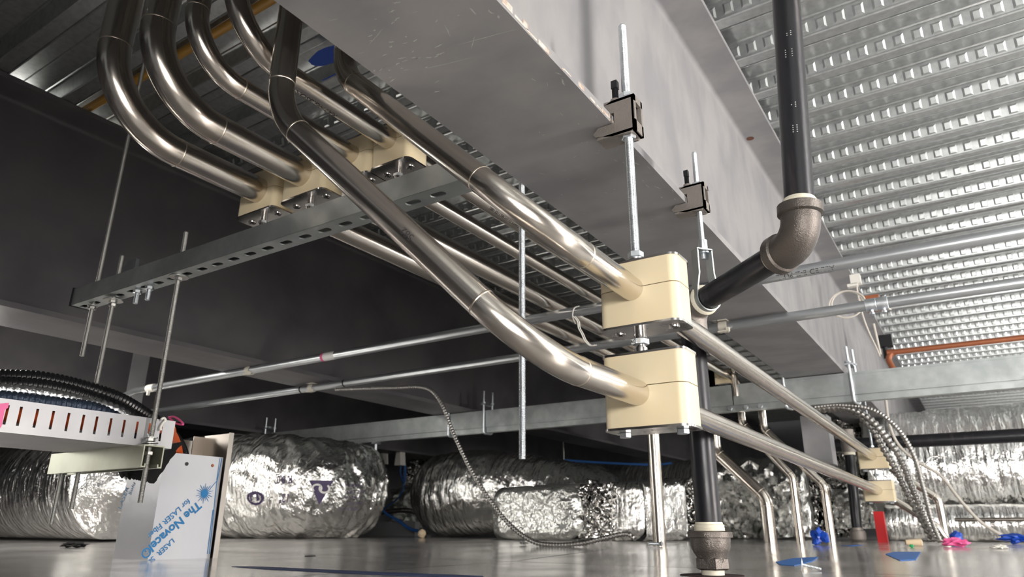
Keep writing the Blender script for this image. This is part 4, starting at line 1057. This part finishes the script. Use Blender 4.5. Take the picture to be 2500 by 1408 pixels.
# zinc bolt on the floor
c = at(1598,1333,z=.0); c.z = zf(c.y); c = V((c.x*.72,c.y*.72,zf(c.y*.72)))
c = at(1598,1332,y=2.1); c.z = zf(2.1)+.008
t = thing('anchor_bolt','zinc bolt lying on the floor near the base of the straight steel drop','bolt',(c.x,c.y,zf(2.1)))
MB().rod(c-V((.018,0,0)),c+V((.022,.006,0)),.0048,.002,10).build('bolt_shank','zinc',t)
MB().nut(c+V((.016,.005,0)),.008,.007,(1,.15,0)).build('bolt_nut','zinc',t)
# screw
c = at(1958,1393,z=0); t = thing('screw','zinc screw standing on its flat head on the floor by the blue tape','screw',(c.x,c.y,0))
MB().lathe([(0,.011),(.0012,.0105),(.003,.003)],V((c.x,c.y,.011)),(1,.25,-.15),20).build('screw_head','zinc',t)
MB().rod(V((c.x+.002,c.y,.0105)),V((c.x+.032,c.y+.006,.0035)),.0026,.0022,10).build('screw_shank','zinc',t)
# red bar
p = at(2155,1312,y=3.5); q = at(2150,1248,y=3.5)
MB().box(p.x-.020,p.x+.018,3.49,3.53,.02,q.z).build('red_bar','red',smooth=False,label='red upright bar behind the lower far clamp',cat='bar')
# blue wires
wire('blue_wire','blue wire hanging beside the foil lump at centre left',[at(u,v,y=4.4) for u,v in ((985,1125),(978,1145),(980,1165),(988,1178),(990,1150),(988,1130),(986,1170),(982,1200),(965,1222),(940,1240),(935,1248))],.006,'bluetape')
wire('blue_wire','blue wire running down to the cream plug on the floor',[at(u,v,y=3.6) for u,v in ((935,1246),(950,1258),(975,1272),(1000,1290),(1022,1296))],.010,'bluetape')
wire('blue_wire','blue tube lying on top of the dark ducts at centre',[at(u,v,y=4.3) for u,v in ((1378,1123),(1450,1128),(1530,1132),(1600,1134),(1640,1130))],.008,'bluetape')
wire('red_wire','red wire among the blue wires at centre left',[at(u,v,y=4.5) for u,v in ((922,1250),(940,1247),(945,1250))],.008,'red')
# small white hangers behind the printed duct
for i,(u,v) in enumerate(((930,1110),(972,1113))):
    c = at(u,v,y=4.2); MB().prism([(c.x-.035,c.z-.07),(c.x+.03,c.z-.07),(c.x+.015,c.z+.05),(c.x-.02,c.z+.05)],4.2,4.26,'y').build('hanger_bracket','white',smooth=False,label=('pale bracket just right of the printed foil duct','pale bracket beside the hanging blue wire')[i],cat='bracket')
b = MB(); c = at(960,1295,y=3.9); b.box(c.x-.25,c.x+.2,3.9,3.95,.02,c.z+.06); b.build('floor_ledge','galv2',smooth=False,label='low grey sheet ledge between the printed duct and domed duct',cat='ledge')

# ================================================================== LIGHT
w = bpy.data.worlds.new('world'); S.world = w; w.use_nodes = True
bg = w.node_tree.nodes['Background']; bg.inputs[0].default_value = (.95,.97,1,1); bg.inputs[1].default_value = .18
def lamp(name, loc, to, sx, sy, power, color=(1,1,1), spread=180):
    l = bpy.data.lights.new(name,'AREA'); l.shape = 'RECTANGLE'; l.size = sx; l.size_y = sy; l.energy = power; l.color = color; l.spread = math.radians(spread)
    o = bpy.data.objects.new(name,l); COL.objects.link(o); o.location = loc
    o.rotation_euler = (V(to)-V(loc)).to_track_quat('-Z','Y').to_euler(); return o
lamp('added_light', (2.6,1.2,.95), (-.4,1.6,.9), .25, 3.0, 215, (1,.945,.89))  # unseen area light added for the brightness from the right, no fixture
lamp('added_light', (2.4,5.2,.9), (-.2,5.0,.9), .25, 3.0, 150, (1,.97,.93))  # another unseen light added on the right, farther back
lamp('added_light', (1.7,3.0,.5), (1.2,3.0,1.4), .3, 3.5, 30, (1,.98,.95))  # uplight added out of view to brighten the deck
lamp('added_light', (.9,-.9,.30), (-.9,1.4,.1), 1.0, .3, 7, (1,.95,.88), 110)  # low fill added behind the camera for highlights on the tubes
lamp('added_light', (1.3,-1.6,.35), (.5,3.2,1.25), 1.4, .3, 15, (1,.97,.94), 100)  # added from behind the camera to light the deck ribs and lips
lamp('added_light', (-3.0,.6,.62), (-3.0,1.0,0), .15, 1.5, 16, (1,.96,.9))  # added over the left floor to lift the ducts and beam underside
lamp('added_light', (-2.65,.8,1.25), (-2.2,.8,1.345), .06, 1.4, 14, (1,.96,.88))  # added beyond the left beam so light leaks through the deck flutes
S.view_settings.view_transform = 'Standard'; S.view_settings.look = 'None'; S.view_settings.gamma = 1; S.view_settings.exposure = .08
